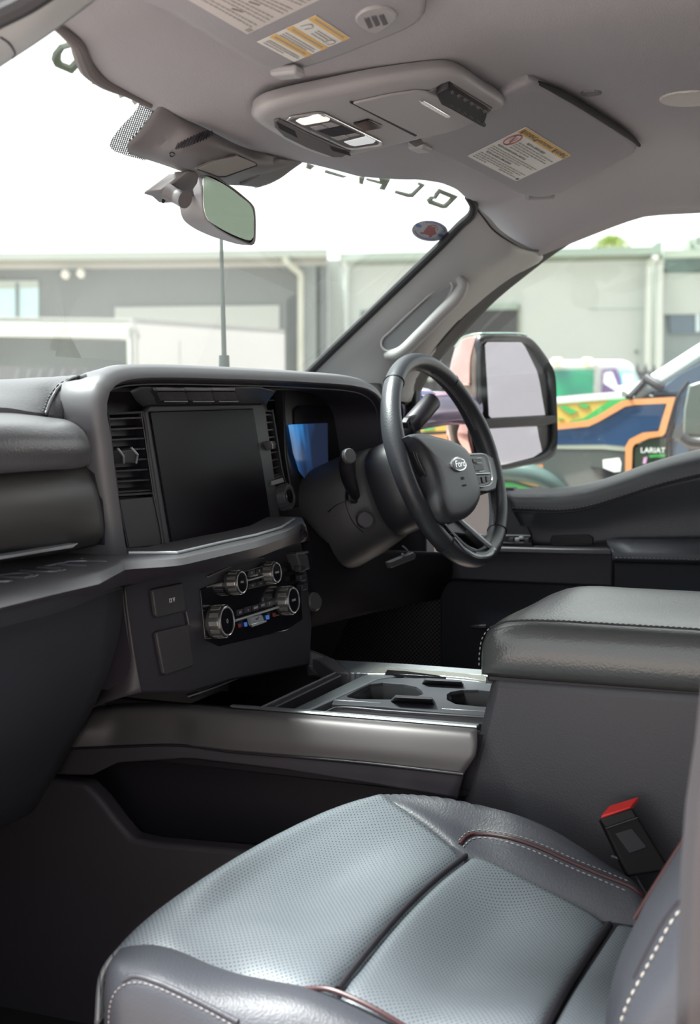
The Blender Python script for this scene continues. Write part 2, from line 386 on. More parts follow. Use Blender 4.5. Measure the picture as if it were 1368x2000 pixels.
def text(name, s, origin, xd, yd, size, material, parent, extrude=0.0004, shear=0.0, align='CENTER', outline=0.0, sx=1.0, space=1.0):
    cu = bpy.data.curves.new(name, 'FONT'); cu.body = s; cu.size = size; cu.extrude = extrude; cu.shear = shear; cu.align_x = align; cu.align_y = 'CENTER'; cu.space_character = space
    cu.resolution_u = 3
    if outline: cu.fill_mode = 'NONE'; cu.bevel_depth = outline; cu.bevel_resolution = 1; cu.extrude = 0
    xd = np.array(xd, float); yd = np.array(yd, float); xd /= np.linalg.norm(xd); yd /= np.linalg.norm(yd)
    o = _from_curve(name, cu, V(0, 0, 0), V(1, 0, 0), V(0, 1, 0), material, parent)
    zd = np.cross(xd, yd); zd /= np.linalg.norm(zd); org = np.array(origin, float); rl = np.array(root_loc(parent)) if parent else np.zeros(3)
    base = np.array(o.location) if parent is None else rl
    for v in o.data.vertices:
        c = np.array(v.co)+base; q = org+xd*c[0]*sx+yd*c[1]+zd*c[2]; v.co = tuple(q-base)
    return o
# ================================================================ the cab shell
def zr(x, y):
    z = 2.02 - 0.36*(max(0.0, y-0.56)**2/(max(0.0, y-0.56)+0.04)) - 0.03*(x/0.6)**2
    a = max(0.0, x-0.64) if x > 0 else 0.4*min(0.16, max(0.0, -x-0.70)); z -= 0.075*(a/0.14)**2
    return z + 0.05*sst(0.15, 0.62, -x)
def onroof(px, py, off=0.0): return surf(px, py, lambda p: p[2]-(zr(p[0], p[1])-off))
def yw(x, z): return 0.852 + (1.894-z)*1.354 + 0.10*(1-(x/0.7)**2) + 0.11*sst(0.15, 0.65, -x)
def onwind(px, py, off=0.0): return surf(px, py, lambda p: p[1]-(yw(p[0], p[2])-off))

struct(box('floor', (0, 0.5, 0.60), (1.74, 2.6, 0.04), CARPET, rot=None))
# -------- ceiling: headliner, cut off at the windshield header and at the door openings
HDR = [(90, 20), (120, 50), (150, 75), (175, 120), (205, 160), (250, 192), (340, 245), (430, 290), (520, 322), (585, 318), (640, 330), (700, 345), (760, 350), (815, 356), (870, 370), (905, 382), (926, 398), (940, 420), (962, 448), (1000, 476), (1030, 490), (1054, 494)]
hdr = [onroof(*p) for p in HDR]
hx = [p[0] for p in hdr]; hy = [p[1] for p in hdr]
order = np.argsort(hx)
hxs = np.array(hx)[order]; hys = np.array(hy)[order]
def header_y(x):
    return float(np.interp(x, hxs, hys))
rows = []
NX, NY = 90, 70
for j in range(NY+1):
    r = []
    for i in range(NX+1):
        x = -0.84 + 1.625*i/NX
        ye = header_y(x)-0.004*(1-sst(-.1, .3, x)); t = j/NY; y = -1.25 + (ye+1.25)*t
        z = zr(x, y)
        # soft hollows where the sun visors stow, ending in the stiff front header
        for (cx, cy, w, d) in ((-0.46, 0.80, 0.20, 0.045), (0.42, 0.845, 0.22, 0.03)):
            z += 0.010*math.exp(-((x-cx)/w)**2*1.5-((y-cy)/d)**2)
        r.append(V(x, y, z))
    rows.append(r)
# rolled lip at the header
lip = [p + V(0, 0.012, 0.004) for p in rows[-1]]; lip2 = [p + V(0, 0.014, 0.022) for p in rows[-1]]
struct(gridmesh('ceiling', rows+[lip, lip2], HEAD, thick=0.012, angle=60))
HLIP = mat('header_lip_dark', (.12, .105, .105), .7)
# outer roof skin over it
ROOFOUT = mat('painted_roof', (0.05, 0.05, 0.07), 0.3, coat=1)
rows = [[V(-0.86+1.72*i/20, -1.35+2.25*j/16, 2.085-0.05*abs(-1+2*i/20)**3-0.10*max(0, (j/16-.72)/.28)**2+0.02*(1-i/20)) for i in range(21)] for j in range(17)]
struct(gridmesh('wall_roof', rows, ROOFOUT, thick=0.02))
# rear cab wall, and the closed sides behind the front doors
PANEL = mat('rear_trim_dark', (0.06, 0.058, 0.062), 0.7)
struct(box('wall_rear', (0, -1.32, 1.03), (1.74, 0.04, 0.90), PANEL))
struct(box('wall_rear_header', (0, -1.32, 2.0), (1.74, 0.04, 0.14), PANEL))
for sx in (-.76, .76): struct(box('wall_rear_post', (sx, -1.32, 1.705), (0.22, 0.04, 0.45), PANEL))
PRIV = glass_mat('privacy_glass', (0.13, 0.15, 0.15), 1.4); REARG = glass_mat('rear_window_glass', (0.42, 0.48, 0.45), 1.4)
struct(box('window_3', (0, -1.32, 1.705), (1.30, 0.006, 0.45), REARG, bevel=0))
struct(box('window_4', (0.87, -0.72, 1.68), (0.006, 1.05, 0.46), PRIV, bevel=0))
struct(box('window_5', (-0.91, -0.75, 1.68), (0.006, 0.95, 0.46), PRIV, bevel=0))
struct(box('trim_4', (0.85, -0.05, 1.62), (0.10, 0.34, 0.72), PILLAR, bevel=0.02)); struct(box('trim_5', (-0.93, -0.10, 1.42), (0.08, 0.22, 1.16), mat('door_pillar_dark', (.02, .018, .02), .6), bevel=0.02))
struct(box('trim_6', (0.83, -0.55, 1.955), (0.10, 1.5, 0.12), HEAD, bevel=0.03)); struct(box('trim_7', (-0.87, -0.75, 1.96), (0.09, 1.1, 0.12), HEAD, bevel=0.03))
struct(box('wall_right', (0.86, -0.72, 1.02), (0.06, 1.2, 0.88), PANEL))
struct(box('wall_left', (-0.90, -0.78, 1.02), (0.06, 1.05, 0.88), PANEL))
struct(box('wall_firewall', (0, 1.46, 1.02), (1.74, 0.04, 0.90), PANEL))
struct(box('wall_kick_left', (-0.86, 1.18, 1.02), (0.05, 0.56, 0.90), BLACKP))
struct(box('wall_kick_right', (0.87, 1.25, 1.0), (0.05, 0.42, 0.84), BLACKP))

# -------- windshield pane
rows = []
for j in range(15):
    z = 1.50 + (1.995-1.50)*j/14
    rows.append([V(x, yw(x, z), z) for x in np.linspace(-0.76, 0.74-0.10*max(0, (z-1.75)/.2), 41)])
wsh = struct(gridmesh('window_1', rows, WIND))
# passenger's side A pillar, in the near top left corner
pl = struct_root('trim_1', (-0.80, 0.80, 1.55))
ptrim = loft('pillar_trim', [[X(-160, 240, -.70), X(0, 131, -.72), X(60, 92, -.73), X(118, 52, -.74), X(180, 6, -.745), X(260, -60, -.74)],
                      [X(-160, 215, -.77), X(0, 100, -.785), X(60, 62, -.79), X(110, 25, -.79), X(150, -8, -.79), X(220, -70, -.79)],
                      [X(-160, 150, -.82), X(0, 48, -.83), X(60, 20, -.83), X(90, 0, -.83), X(130, -30, -.83), X(200, -90, -.83)],
                      [X(-160, 60, -.85), X(0, -20, -.86), X(60, -50, -.86), X(90, -70, -.86), X(130, -95, -.86), X(200, -140, -.86)]], 26, 14, PILLAR, pl, thick=0.006)
tube('door_seal', [X(-60, 62, -.845), X(0, 30, -.85), X(50, 5, -.85), X(90, -20, -.85), X(160, -70, -.85)], 0.011, SEAL, pl)
tube('trim_seam', hits(ptrim, dense([(0, 72), (15, 82), (25, 95), (29, 106), (24, 113)], 12), .0), 0.0012, BLACKP, pl)
# -------- driver's side A pillar with its grab handle
ap = struct_root('trim_2', (0.70, 1.1, 1.5))
A0 = [X(590, 745, .70), X(660, 676, .69), X(735, 604, .68), X(810, 532, .655), X(870, 474, .635), X(905, 438, .615), X(925, 420, .60), X(930, 403, .59)]
A1 = [X(640, 752, .715), X(700, 690, .705), X(765, 628, .695), X(835, 558, .675), X(895, 505, .66), X(935, 462, .64), X(950, 436, .625), X(945, 415, .61)]
A2 = [X(745, 775, .73), X(770, 705, .735), X(820, 655, .735), X(880, 592, .725), X(935, 545, .71), X(985, 510, .69), X(1000, 480, .675), X(985, 455, .655)]
A3 = [X(790, 785, .775), X(806, 740, .785), X(842, 690, .79), X(890, 632, .79), X(950, 573, .785), X(1010, 528, .78), X(1048, 505, .78), X(1052, 491, .775)]
loft('pillar_trim', [[p+V(0.0, 0.008, 0.0) for p in A0], A0, A1, A2, A3, [p+V(0.04, 0.0, 0.0) for p in A3]], 34, 26, PILLAR, ap, thick=0.004)
tube('windshield_bonding', [p+V(-0.002, 0.003, 0.0) for p in A0]+[X(916, 383, .57)], 0.0085, SEAL, ap, n=50)
tube('trim_seam', [X(926, 399, .585), X(945, 425, .612), X(965, 450, .635), X(1000, 474, .665), X(1030, 487, .72), X(1052, 490, .77)], 0.0016, BLACKP, ap)
gh = thing('grab_handle', 'light grey grab handle set lengthwise into the far windshield pillar', 'grab handle', (0.69, 1.08, 1.65))
rec = [(880, 551), (884, 560), (874, 583), (852, 607), (820, 642), (790, 672), (772, 684), (757, 686), (746, 677), (747, 663), (762, 648), (800, 612), (840, 576), (866, 556)]
prism('recess', [X(x, y, .693) for x, y in rec], (0.004, 0, 0), mat('handle_recess_grey', (0.13, 0.135, 0.14), 0.6), gh, bevel=0.001)
tube('recess_rim', [X(x, y, .690) for x, y in rec], 0.0025, PILLAR, gh, closed=True, n=80, k=8)
tube('grip', [X(758, 694, .70), X(785, 688, .675), X(820, 655, .672), X(860, 614, .668), X(893, 580, .668), X(905, 558, .675), X(898, 545, .69)], [0.010, .013, .013, .013, .013, .013, .008], PILLAR, gh, n=50, k=14)

# -------- driver's door
DOORM = mat('door_upper_vinyl', (0.055, 0.057, 0.066), 0.42, bump=('leather', 480, 0.2))
DOORD = mat('door_lower_plastic', (0.026, 0.025, 0.031), 0.55, bump=('noise', 1000, 0.1))
dr = struct_root('door_1', (0.84, 0.5, 0.75))
sill = [(985, 954), (1050, 954), (1105, 951), (1160, 941), (1208, 926), (1276, 902), (1368, 877), (1450, 862)]
stl = [(1000, 995), (1050, 997), (1092, 998), (1139, 993), (1208, 973), (1276, 951), (1368, 928), (1450, 915)]
sroll = loft('sill_roll', [[X(x-4, y+2, .875) for x, y in sill], [X(x, y, .855) for x, y in sill],
                   [X(x, y+4, .825) for x, y in sill], [X((a+c)/2, (b+d)/2-4, .785) for (a, b), (c, d) in zip(sill, stl)], [X(x, y, .775) for x, y in stl]], 40, 18, DOORM, dr, thick=0.004)
lowl = [(1038, 1062), (1050, 1062), (1110, 1064), (1180, 1060), (1215, 1056), (1290, 1056), (1368, 1056), (1450, 1056)]
loft('upper_panel', [[X(x, y, .778) for x, y in stl], [X((a+c)/2, (b+d)/2, .800) for (a, b), (c, d) in zip(stl, lowl)], [X(x, y, .80) for x, y in lowl]], 40, 12, DOORM, dr, thick=0.004)
tube('seam', [X(x, y+3, .777) for x, y in stl], 0.0016, BLACKP, dr, n=60)
stitches('stitching', hits(sroll, dense([(x, y-3) for x, y in stl], 40), .0008), mat('pale_thread', (0.16, 0.16, 0.18), 0.7), dr, length=0.005, gap=0.003, r=0.0009)
prism('pull_pocket', [X(x, y, .797) for x, y in [(1078, 1046), (1150, 1044), (1160, 1050), (1158, 1064), (1080, 1064), (1074, 1056)]], (0.01, 0, 0), BLACKP, dr, bevel=0.002)
# ledge, lower trim and the armrest pad
prism('ledge_back', [X(900, 1050, .815), X(1210, 1050, .815), X(1210, 1085, .815), X(900, 1085, .815)], (.01, 0, 0), DOORD, dr, bevel=0)
prism('ledge', [X(940, 1072, .80), X(1040, 1066, .80), X(1196, 1068, .80), X(1196, 1072, .74), X(1100, 1071, .74), X(980, 1068, .74), X(900, 1066, .74)], (0, 0, -0.012), PLASTIC2, dr, bevel=0.003)
prism('ledge_front', [X(860, 1066, .742), X(992, 1069, .742), X(1197, 1074, .742), X(1197, 1146, .752), X(1050, 1140, .752), X(880, 1132, .752)], (0.05, 0, 0), DOORD, dr, bevel=0.004)
prism('lower_trim', [X(1197, 1096, .752), X(1450, 1103, .752), X(1450, 1400, .79), X(860, 1400, .79), X(860, 1132, .77), X(1197, 1142, .765)], (0.05, 0, 0), mat('door_lower_insert', (0.018, 0.019, 0.027), 0.6), dr, bevel=0.004)
a0 = X(1196, 1056, .795); a1 = X(1196, 1090, .722); b0 = X(1500, 1056, .795); b1 = X(1500, 1097, .722)
loft('armrest_pad', [[a0+V(0, 0, -.004), b0+V(0, 0, -.004)], [a0+V(-.01, 0, .004), b0+V(-.01, 0, .004)], [a0+V(-.045, 0, .003), b0+V(-.045, 0, .003)],
                     [X(1200, 1080, .724), X(1500, 1085, .724)], [X(1198, 1090, .722), X(1500, 1097, .722)], [X(1198, 1098, .735), X(1500, 1105, .735)]], 8, 16, LEATHER, dr, thick=0.01)
prism('armrest_end', [a0, a0+V(-.045, 0, .002), X(1197, 1078, .724), X(1197, 1094, .724), X(1196, 1094, .79)], (0, -0.004, 0), LEATHER, dr, bevel=0.002)
stitches('armrest_stitching', [X(1202, 1089, .7205), X(1300, 1091, .7205), X(1450, 1096, .7205)], mat('pale_thread', (0.2, 0.2, 0.2), 0.7), dr, length=0.005, gap=0.003, r=0.001)
sw = prism('switch_panel', [X(930, 1046, .79), X(1036, 1047, .79), X(1040, 1062, .755), X(930, 1058, .755)], (0, 0, -0.008), GLOSSB, dr, bevel=0.001)
tube('switch_panel_rim', [X(925, 1044.5, .792), X(1037, 1046.5, .792)], 0.0018, SILVER, sw)
for k, (x, y) in enumerate([(1012, 1056), (1020, 1053), (1030, 1056), (1000, 1056)]):
    box('switch', X(x, y, .775)+V(0, 0, .003), (0.012, 0.010, 0.006), SILVER if k < 2 else PLASTIC2, sw, bevel=0.001)
# window frame of the door: dark band below the pillar, upright of the sail corner, glass
fr0 = [(1460, 385), (1368, 396), (1280, 410), (1200, 425), (1130, 452), (1075, 482), (1010, 528), (950, 573), (890, 632), (842, 690), (812, 732), (790, 790)]
fr1 = [(1460, 392), (1368, 402), (1280, 417), (1205, 433), (1140, 462), (1090, 492), (1025, 541), (968, 588), (908, 650), (858, 706), (830, 750), (808, 800)]
loft('window_frame', [[X(x, y, .79) for x, y in fr0], [X((a+c)/2, (b+d)/2, .82) for (a, b), (c, d) in zip(fr0, fr1)], [X(x, y, .85) for x, y in fr1]], 50, 6, SEAL, dr, thick=0.012)
prism('sail_panel', [X(789, 740, .82), X(812, 728, .82), X(815, 955, .82), X(789, 955, .82)], (0.03, 0, 0), SEAL, dr, bevel=0.004)
prism('sill_end_cap', [X(984, 953, .83), X(1003, 953, .83), X(1037, 1045, .79), X(1037, 1064, .79), X(960, 1064, .79), X(960, 953, .83)], (0.03, 0, 0), DOORD, dr, bevel=0.002)
# speaker in the far kick area
SPK = perforated('speaker_grille_plastic', (0.030, 0.022, 0.024), 0.6, cell=0.009, rad=0.22, plane='YZ')
prism('speaker_grille', [X(x, y, .785) for x, y in [(700, 1166), (861, 1166), (912, 1256), (888, 1302), (640, 1302)]], (0.01, 0, 0), SPK, dr, bevel=0.002)
prism('speaker_top', [X(x, y, .783) for x, y in [(720, 1163), (795, 1139), (842, 1139), (850, 1146), (862, 1165)]], (0.01, 0, 0), mat('speaker_surround', (0.03, 0.024, 0.027), 0.5), dr, bevel=0.003)
prism('map_pocket_edge', [X(918, 1222, .77), X(950, 1220, .77), X(950, 1228, .77), X(920, 1228, .77)], (0.02, 0, 0), DOORD, dr, bevel=0.002)
gl = [X(1460, 390, .86), X(1200, 430, .86), X(1080, 488, .86), X(960, 580, .86), X(850, 705, .86), X(808, 790, .86), X(808, 965, .86), X(1100, 965, .86), X(1300, 915, .86), X(1460, 880, .86)]
struct(mk('window_2', gl+[p+V(.004, 0, 0) for p in gl], [tuple(range(10)), tuple(range(19, 9, -1))]+[(i, (i+1) % 10, 10+(i+1) % 10, 10+i) for i in range(10)], SIDEG, smooth=False))
# outer skin of the driver's side (seen only in the outside mirror)
WRAPP = mat('colour_shift_wrap', (0.30, 0.16, 0.22), 0.25, metal=0.5, coat=1)
struct(box('wall_outer_right', (0.985, -1.9, 0.95), (0.03, 5.2, 0.75), WRAPP, bevel=0.02))

# -------- near door pillar, out of focus along the right edge
bp_ = struct_root('trim_3', (-0.95, 0.1, 0.8))
L = [(1500, 120), (1470, 500), (1430, 900), (1372, 1340), (1356, 1480), (1338, 1600), (1330, 1760), (1322, 2060)]
PB = mat('near_pillar_plastic', (0.033, 0.029, 0.032), 0.5)
loft('pillar_trim', [[X(x, y, -.90) for x, y in L], [X(x, y, -.95) for x, y in L], [X(x+22, y, -.985) for x, y in L], [X(x+60, y, -.99) for x, y in L], [X(x+260, y, -.99) for x, y in L]], 16, 14, PB, bp_, thick=0.01)
# ================================================================ dashboard
SN = V(0, -1, 0.165); SN /= np.linalg.norm(SN); S0 = V(0, 1.061, 1.332)
def S(px, py, off=0.0): return PL(px, py, S0+SN*off, SN)
SB = -SN
dash = thing('dashboard', 'charcoal truck dashboard with a tall black touchscreen, air vents and silver control knobs', 'dashboard', (0.0, 1.15, 1.1))
# passenger-side top pad, leather
_pc = [(Y(-300, 835, .98), Y(-300, 800, 1.02), Y(-300, 757, 1.08)), (Y(-160, 820, 1.0), Y(-160, 785, 1.04), Y(-160, 750, 1.10)), (Y(0, 799, 1.025), Y(0, 765, 1.065), Y(0, 741, 1.12)),
       (Y(60, 808, 1.032), Y(60, 764, 1.062), Y(60, 738, 1.11)), (Y(100, 815, 1.040), Y(100, 762, 1.062), Y(108, 735.5, 1.09)), (X(126, 824, -.449), X(136, 752, -.434), X(168, 731, -.400))]
_rows = [[c[0]+V(0, .01, -.03) for c in _pc]]+[[c[i] for c in _pc] for i in range(3)]+[[c[2]+V(.03, .03, -.004) for c in _pc], [c[2]+V(.05, .10, -.014) for c in _pc], [V(c[2][0]+.05, 1.42, 1.555) for c in _pc]]
tpad = loft('top_pad', _rows, 40, 30, LEATHER2, dash, thick=0.006)
tube('pad_seam', hits(tpad, dense([(156, 737), (140, 743), (117, 758), (102, 778), (92, 798), (88, 812)], 24), .001), 0.0028, BLACKP, dash)
stitches('pad_stitching', hits(tpad, dense([(148, 737), (131, 743), (108, 758), (93, 778), (84, 800), (80, 810)], 24), .001), DTHREAD, dash, length=0.006, gap=0.003, r=0.0012)
# soft roll across the passenger side
R0 = [(-160, 812), (0, 798), (70, 812), (118, 820), (150, 832)]
loft('front_roll', [[Y(-160, 805, 1.05), Y(0, 797, 1.06), Y(90, 813, 1.09), Y(140, 822, 1.10), Y(160, 840, 1.1)],
                    [Y(-160, 822, .985), Y(0, 818, .985), Y(90, 818, 1.01), Y(140, 824, 1.03), Y(163, 838, 1.04)],
                    [Y(-160, 842, .955), Y(0, 836, .955), Y(90, 836, .968), Y(150, 838, .985), Y(173, 856, 1.0)],
                    [Y(-160, 880, .945), Y(0, 872, .945), Y(90, 868, .955), Y(155, 868, .97), Y(178, 874, .985)],
                    [Y(-160, 935, .955), Y(0, 918, .955), Y(90, 912, .965), Y(155, 908, .98), Y(176, 902, 1.0)],
                    [Y(-160, 945, 1.0), Y(0, 924, 1.0), Y(90, 918, 1.01), Y(155, 914, 1.02), Y(174, 910, 1.03)]], 30, 28, LEATHER2, dash, thick=0.006)
# convex glove box door
gb = loft('glove_box_door', [[Y(-160, 940, .985), Y(0, 920, .985), Y(90, 913, .995), Y(168, 909, 1.02)],
                        [Y(-160, 985, .955), Y(0, 965, .955), Y(90, 958, .965), Y(186, 950, 1.0)],
                        [Y(-160, 1040, .955), Y(0, 1015, .955), Y(90, 1005, .965), Y(198, 995, 1.0)],
                        [Y(-160, 1095, .985), Y(0, 1065, .985), Y(90, 1052, .99), Y(203, 1035, 1.0)],
                        [Y(-160, 1130, 1.02), Y(0, 1098, 1.02), Y(90, 1086, 1.02), Y(196, 1064, 1.02)]], 30, 24, WRAP, dash, thick=0.006)
prism('release_handle', [Y(-60, 1099, .975), Y(0, 1087, .975), Y(60, 1078, .975), Y(150, 1062, .99), Y(154, 1061, .99), Y(142, 1070, .99), Y(60, 1083, .975), Y(0, 1093, .975), Y(-60, 1105, .975)], (0, 0.02, 0), SILVER, gb, bevel=0.001)
prism('door_edge', [Y(168, 909, 1.022), Y(186, 950, 1.002), Y(198, 995, 1.002), Y(203, 1035, 1.002), Y(200, 1060, 1.01), Y(215, 1075, 1.01), Y(222, 1000, 1.01), Y(205, 930, 1.01), Y(184, 890, 1.02)], (0, 0.06, 0), PLASTIC, dash, bevel=0.001)
# shelf running across, with the raised outline lettering
zs = 1.357
fr = [(-160, 1206), (0, 1171), (100, 1147), (190, 1127), (243, 1099), (300, 1096), (350, 1092), (430, 1074), (500, 1058), (560, 1038), (590, 1022), (599, 1030)]
bk = [(-160, 1118), (0, 1092), (100, 1078), (200, 1066), (250, 1074), (300, 1073), (345, 1072), (430, 1054), (500, 1040), (545, 1029), (575, 1012), (590, 1010)]
FRp = [Z(x, y, zs) for x, y in fr]; BKp = [Z(x, y, zs) for x, y in bk]
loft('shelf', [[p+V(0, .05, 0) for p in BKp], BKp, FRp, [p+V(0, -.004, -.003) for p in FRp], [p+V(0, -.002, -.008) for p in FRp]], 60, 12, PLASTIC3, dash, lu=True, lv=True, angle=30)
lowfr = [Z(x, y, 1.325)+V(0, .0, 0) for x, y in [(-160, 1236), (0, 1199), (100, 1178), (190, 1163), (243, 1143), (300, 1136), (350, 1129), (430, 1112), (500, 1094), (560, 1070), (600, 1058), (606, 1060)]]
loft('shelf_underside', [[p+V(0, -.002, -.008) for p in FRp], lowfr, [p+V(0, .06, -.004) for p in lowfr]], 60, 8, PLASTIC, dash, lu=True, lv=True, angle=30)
tube('shelf_chrome_line', [Z(x, y, zs+.002) for x, y in [(252, 1080), (345, 1080), (430, 1060), (500, 1045), (548, 1031), (575, 1014)]], 0.0022, SILVER, dash, n=40, smoothpath=False)
xd = Z(185, 1096, zs)-Z(40, 1122, zs); xd[2] = 0
LET = mat('engraved_highlight', (0.22, 0.21, 0.24), 0.35, metal=0.4)  # lighter colour paints the highlights along the lettering edges
pe = Z(196, 1092, zs+.0006)+V(0.0, 0.0, 0)
text('raised_lettering', 'DUTY', pe, V(1, 0.0, 0), V(0, 1, 0), 0.066, LET, dash, outline=0.0006, align='RIGHT', sx=1.0, space=1.12)
text('raised_lettering', 'SUPER', pe+V(-.205, 0, 0), V(1, 0.0, 0), V(0, 1, 0), 0.066, LET, dash, outline=0.0006, align='RIGHT', sx=1.0, space=1.12)
# lower glove area and footwell side of the dash
edge = [Y(240, 1150, .985), Y(239, 1195, .985), Y(229, 1255, .985), Y(208, 1322, 1.0), Y(182, 1382, 1.02), Y(138, 1462, 1.06), Y(96, 1535, 1.10), Y(40, 1600, 1.20)]
grows = [[V(-.86, .915, 1.349), V(-.62, .92, 1.349), V(-.49, .945, 1.349)], [V(-.86, .925, 1.320), V(-.62, .93, 1.320), V(-.48, .955, 1.325)]]
for p in edge: grows.append([V(-.86, p[1]-.02, p[2]), V((p[0]-.86)/2, p[1]-.015, p[2]), p])
for p in edge[-1:]: grows.append([V(-.86, p[1]+.1, p[2]-.02), V(-.7, p[1]+.1, p[2]-.02), p+V(0, .1, -.02)])
loft('lower_glove_panel', grows, 10, 40, mat('lower_dash_dark', (0.012, 0.012, 0.018), 0.6), dash, lu=True, thick=0.004)

# centre hood: outer shell, rim and inner wall
rin = [(252, 1096), (245, 1075), (226, 950), (214, 850), (206, 800), (210, 772), (224, 755), (248, 746), (290, 742), (450, 744), (600, 750), (690, 757), (722, 766), (740, 782), (749, 805), (752, 850), (754, 900)]
rinp = [Y(x, y, .995+.02*sst(1.50, 1.36, Y(x, y, 1)[2])*0) for x, y in rin]
rin_c = cr(rinp, 90)
def outw(P, d, dy, dz=0):
    out = []
    for i, p in enumerate(P):
        t = P[min(i+1, len(P)-1)]-P[max(i-1, 0)]; nrm = V(-t[2], 0, t[0]); nrm /= np.linalg.norm(nrm)
        out.append(p+nrm*d+V(0, dy, dz))
    return out
r0 = rin_c; r1 = outw(r0, .003, -.004); r2 = outw(r0, .016, 0.001); r3 = outw(r0, .021, .012); r4 = []; r5 = []; r6 = []
A4, B4 = outw(r0, .022, .055), outw(r0, .022, .08); A5, B5 = outw(r0, .016, .075), outw(r0, .014, .20); A6, B6 = outw(r0, .012, .11), outw(r0, .0, .34)
def shear(L, dy): return [p+V(1.5*dy*max(0, -p[0])/.42, 0, 0) if p[0] < 0 else p for p in L]
B4, B5, B6 = shear(B4, .06), shear(B5, .19), shear(B6, .33)
for k in range(len(r0)):
    nz_ = (outw(r0, 1.0, 0)[k]-r0[k])[2]; q = sst(.80, .99, nz_)
    r4.append(A4[k]*(1-q)+B4[k]*q); r5.append(A5[k]*(1-q)+B5[k]*q); r6.append(A6[k]*(1-q)+B6[k]*q)
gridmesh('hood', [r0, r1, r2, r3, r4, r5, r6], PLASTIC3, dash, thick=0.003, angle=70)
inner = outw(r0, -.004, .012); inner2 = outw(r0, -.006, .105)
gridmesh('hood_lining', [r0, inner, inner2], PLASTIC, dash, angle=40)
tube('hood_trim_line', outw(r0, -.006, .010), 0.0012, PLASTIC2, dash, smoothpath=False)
mk('dash_top', [V(-.40, 1.08, 1.571), V(.52, 1.08, 1.571), V(.82, 1.16, 1.567), V(.82, 1.42, 1.56), V(-.5, 1.42, 1.56)], [tuple(range(5))], PLASTIC2, dash, smooth=False, thick=.006)
# dark face behind
faceo = [V(min(p[0], .243), p[1], p[2]) for p in cr(outw(r0, .002, .095), 40)]
mk('face_panel', [PL(*( (0,0) ), S0, SN)*0+V(p[0], S0[1]+(p[2]-S0[2])*.165+.014, p[2]) for p in faceo], [tuple(range(40))], PLASTIC, dash, smooth=False, thick=0.01)

# screen surround and touchscreen
B = [(281, 803), (293, 790), (513, 787), (520, 800), (548, 1010), (560, 1026), (545, 1034), (430, 1062), (345, 1080), (322, 1074)]
prism('screen_surround', [S(x, y, .006) for x, y in B], SB*.012, PLASTIC2, dash, bevel=0.004, seg=3)
sc_ = [(293, 804), (495, 798), (512, 900), (534, 1040), (430, 1060), (338, 1074)]
ts = prism('touchscreen', [S(x, y, .0085) for x, y in sc_], SB*.006, SCREENB, dash, bevel=0.0015)
tube('screen_edge_line', [S(x, y, .009) for x, y in [(294, 803), (400, 799.5), (495, 797)]], 0.0007, PLASTIC3, ts, n=8)
# slanted shelf above the screen with three paired switches
top = [S(262, 762, .050), S(530, 762, .050), S(553, 766, .030), S(520, 790, .008), S(293, 791, .008), S(250, 770, .03)]
loft('switch_shelf', [[S(256, 766, .045), S(272, 757, .050), S(400, 757, .052), S(512, 757, .050), S(540, 764, .040)], [S(266, 783, .020), S(280, 777, .030), S(400, 775, .032), S(510, 775, .030), S(524, 784, .018)],
                      [S(280, 795, .008), S(293, 791, .010), S(400, 790, .012), S(513, 788, .010), S(520, 793, .008)]], 26, 10, mat('switch_shelf_slate', (0.075, 0.078, 0.09), 0.38), dash, lu=True, thick=0.003)
gridmesh('switch_shelf_top', [[S(x, 742, .01) for x in range(225, 600, 30)], [S(x, 758, .050) for x in range(225, 600, 30)]], PLASTIC, dash)
for s, (x0, w) in enumerate([(307, 58), (363, 54), (414, 50)]):
    q = [(x0, 759), (x0+w-4, 760), (x0+w+2, 784), (x0+14, 784)]
    b = prism('switch_pair', [S(a, c, .0575-(c-757)*.00112) for a, c in q], V(0, .012, -.004), mat('switch_base', (.035, .035, .04), .4), dash, bevel=0.0015)
    prism('switch_brow', [S(x0-1, 757, .062), S(x0+w-4, 758, .062), S(x0+w-4, 763, .056), S(x0+2, 763, .056)], V(0, .008, 0), SILVER if s < 3 else PLASTIC3, b, bevel=0.001)
    m1 = x0+w*.47
    for (a, c) in ((x0+5, m1), (m1+2, x0+w-4)):
        prism('rocker', [S(a, 765, .052), S(c, 765, .052), S(c+6, 780, .0345), S(a+7, 780, .0345)], V(0, .006, -.002), PLASTIC3, b, bevel=0.001)
    tube('switch_lip', [S(x0+15, 784, .031), S(x0+w+1, 784, .031)], 0.0011, SILVER, b, n=4)

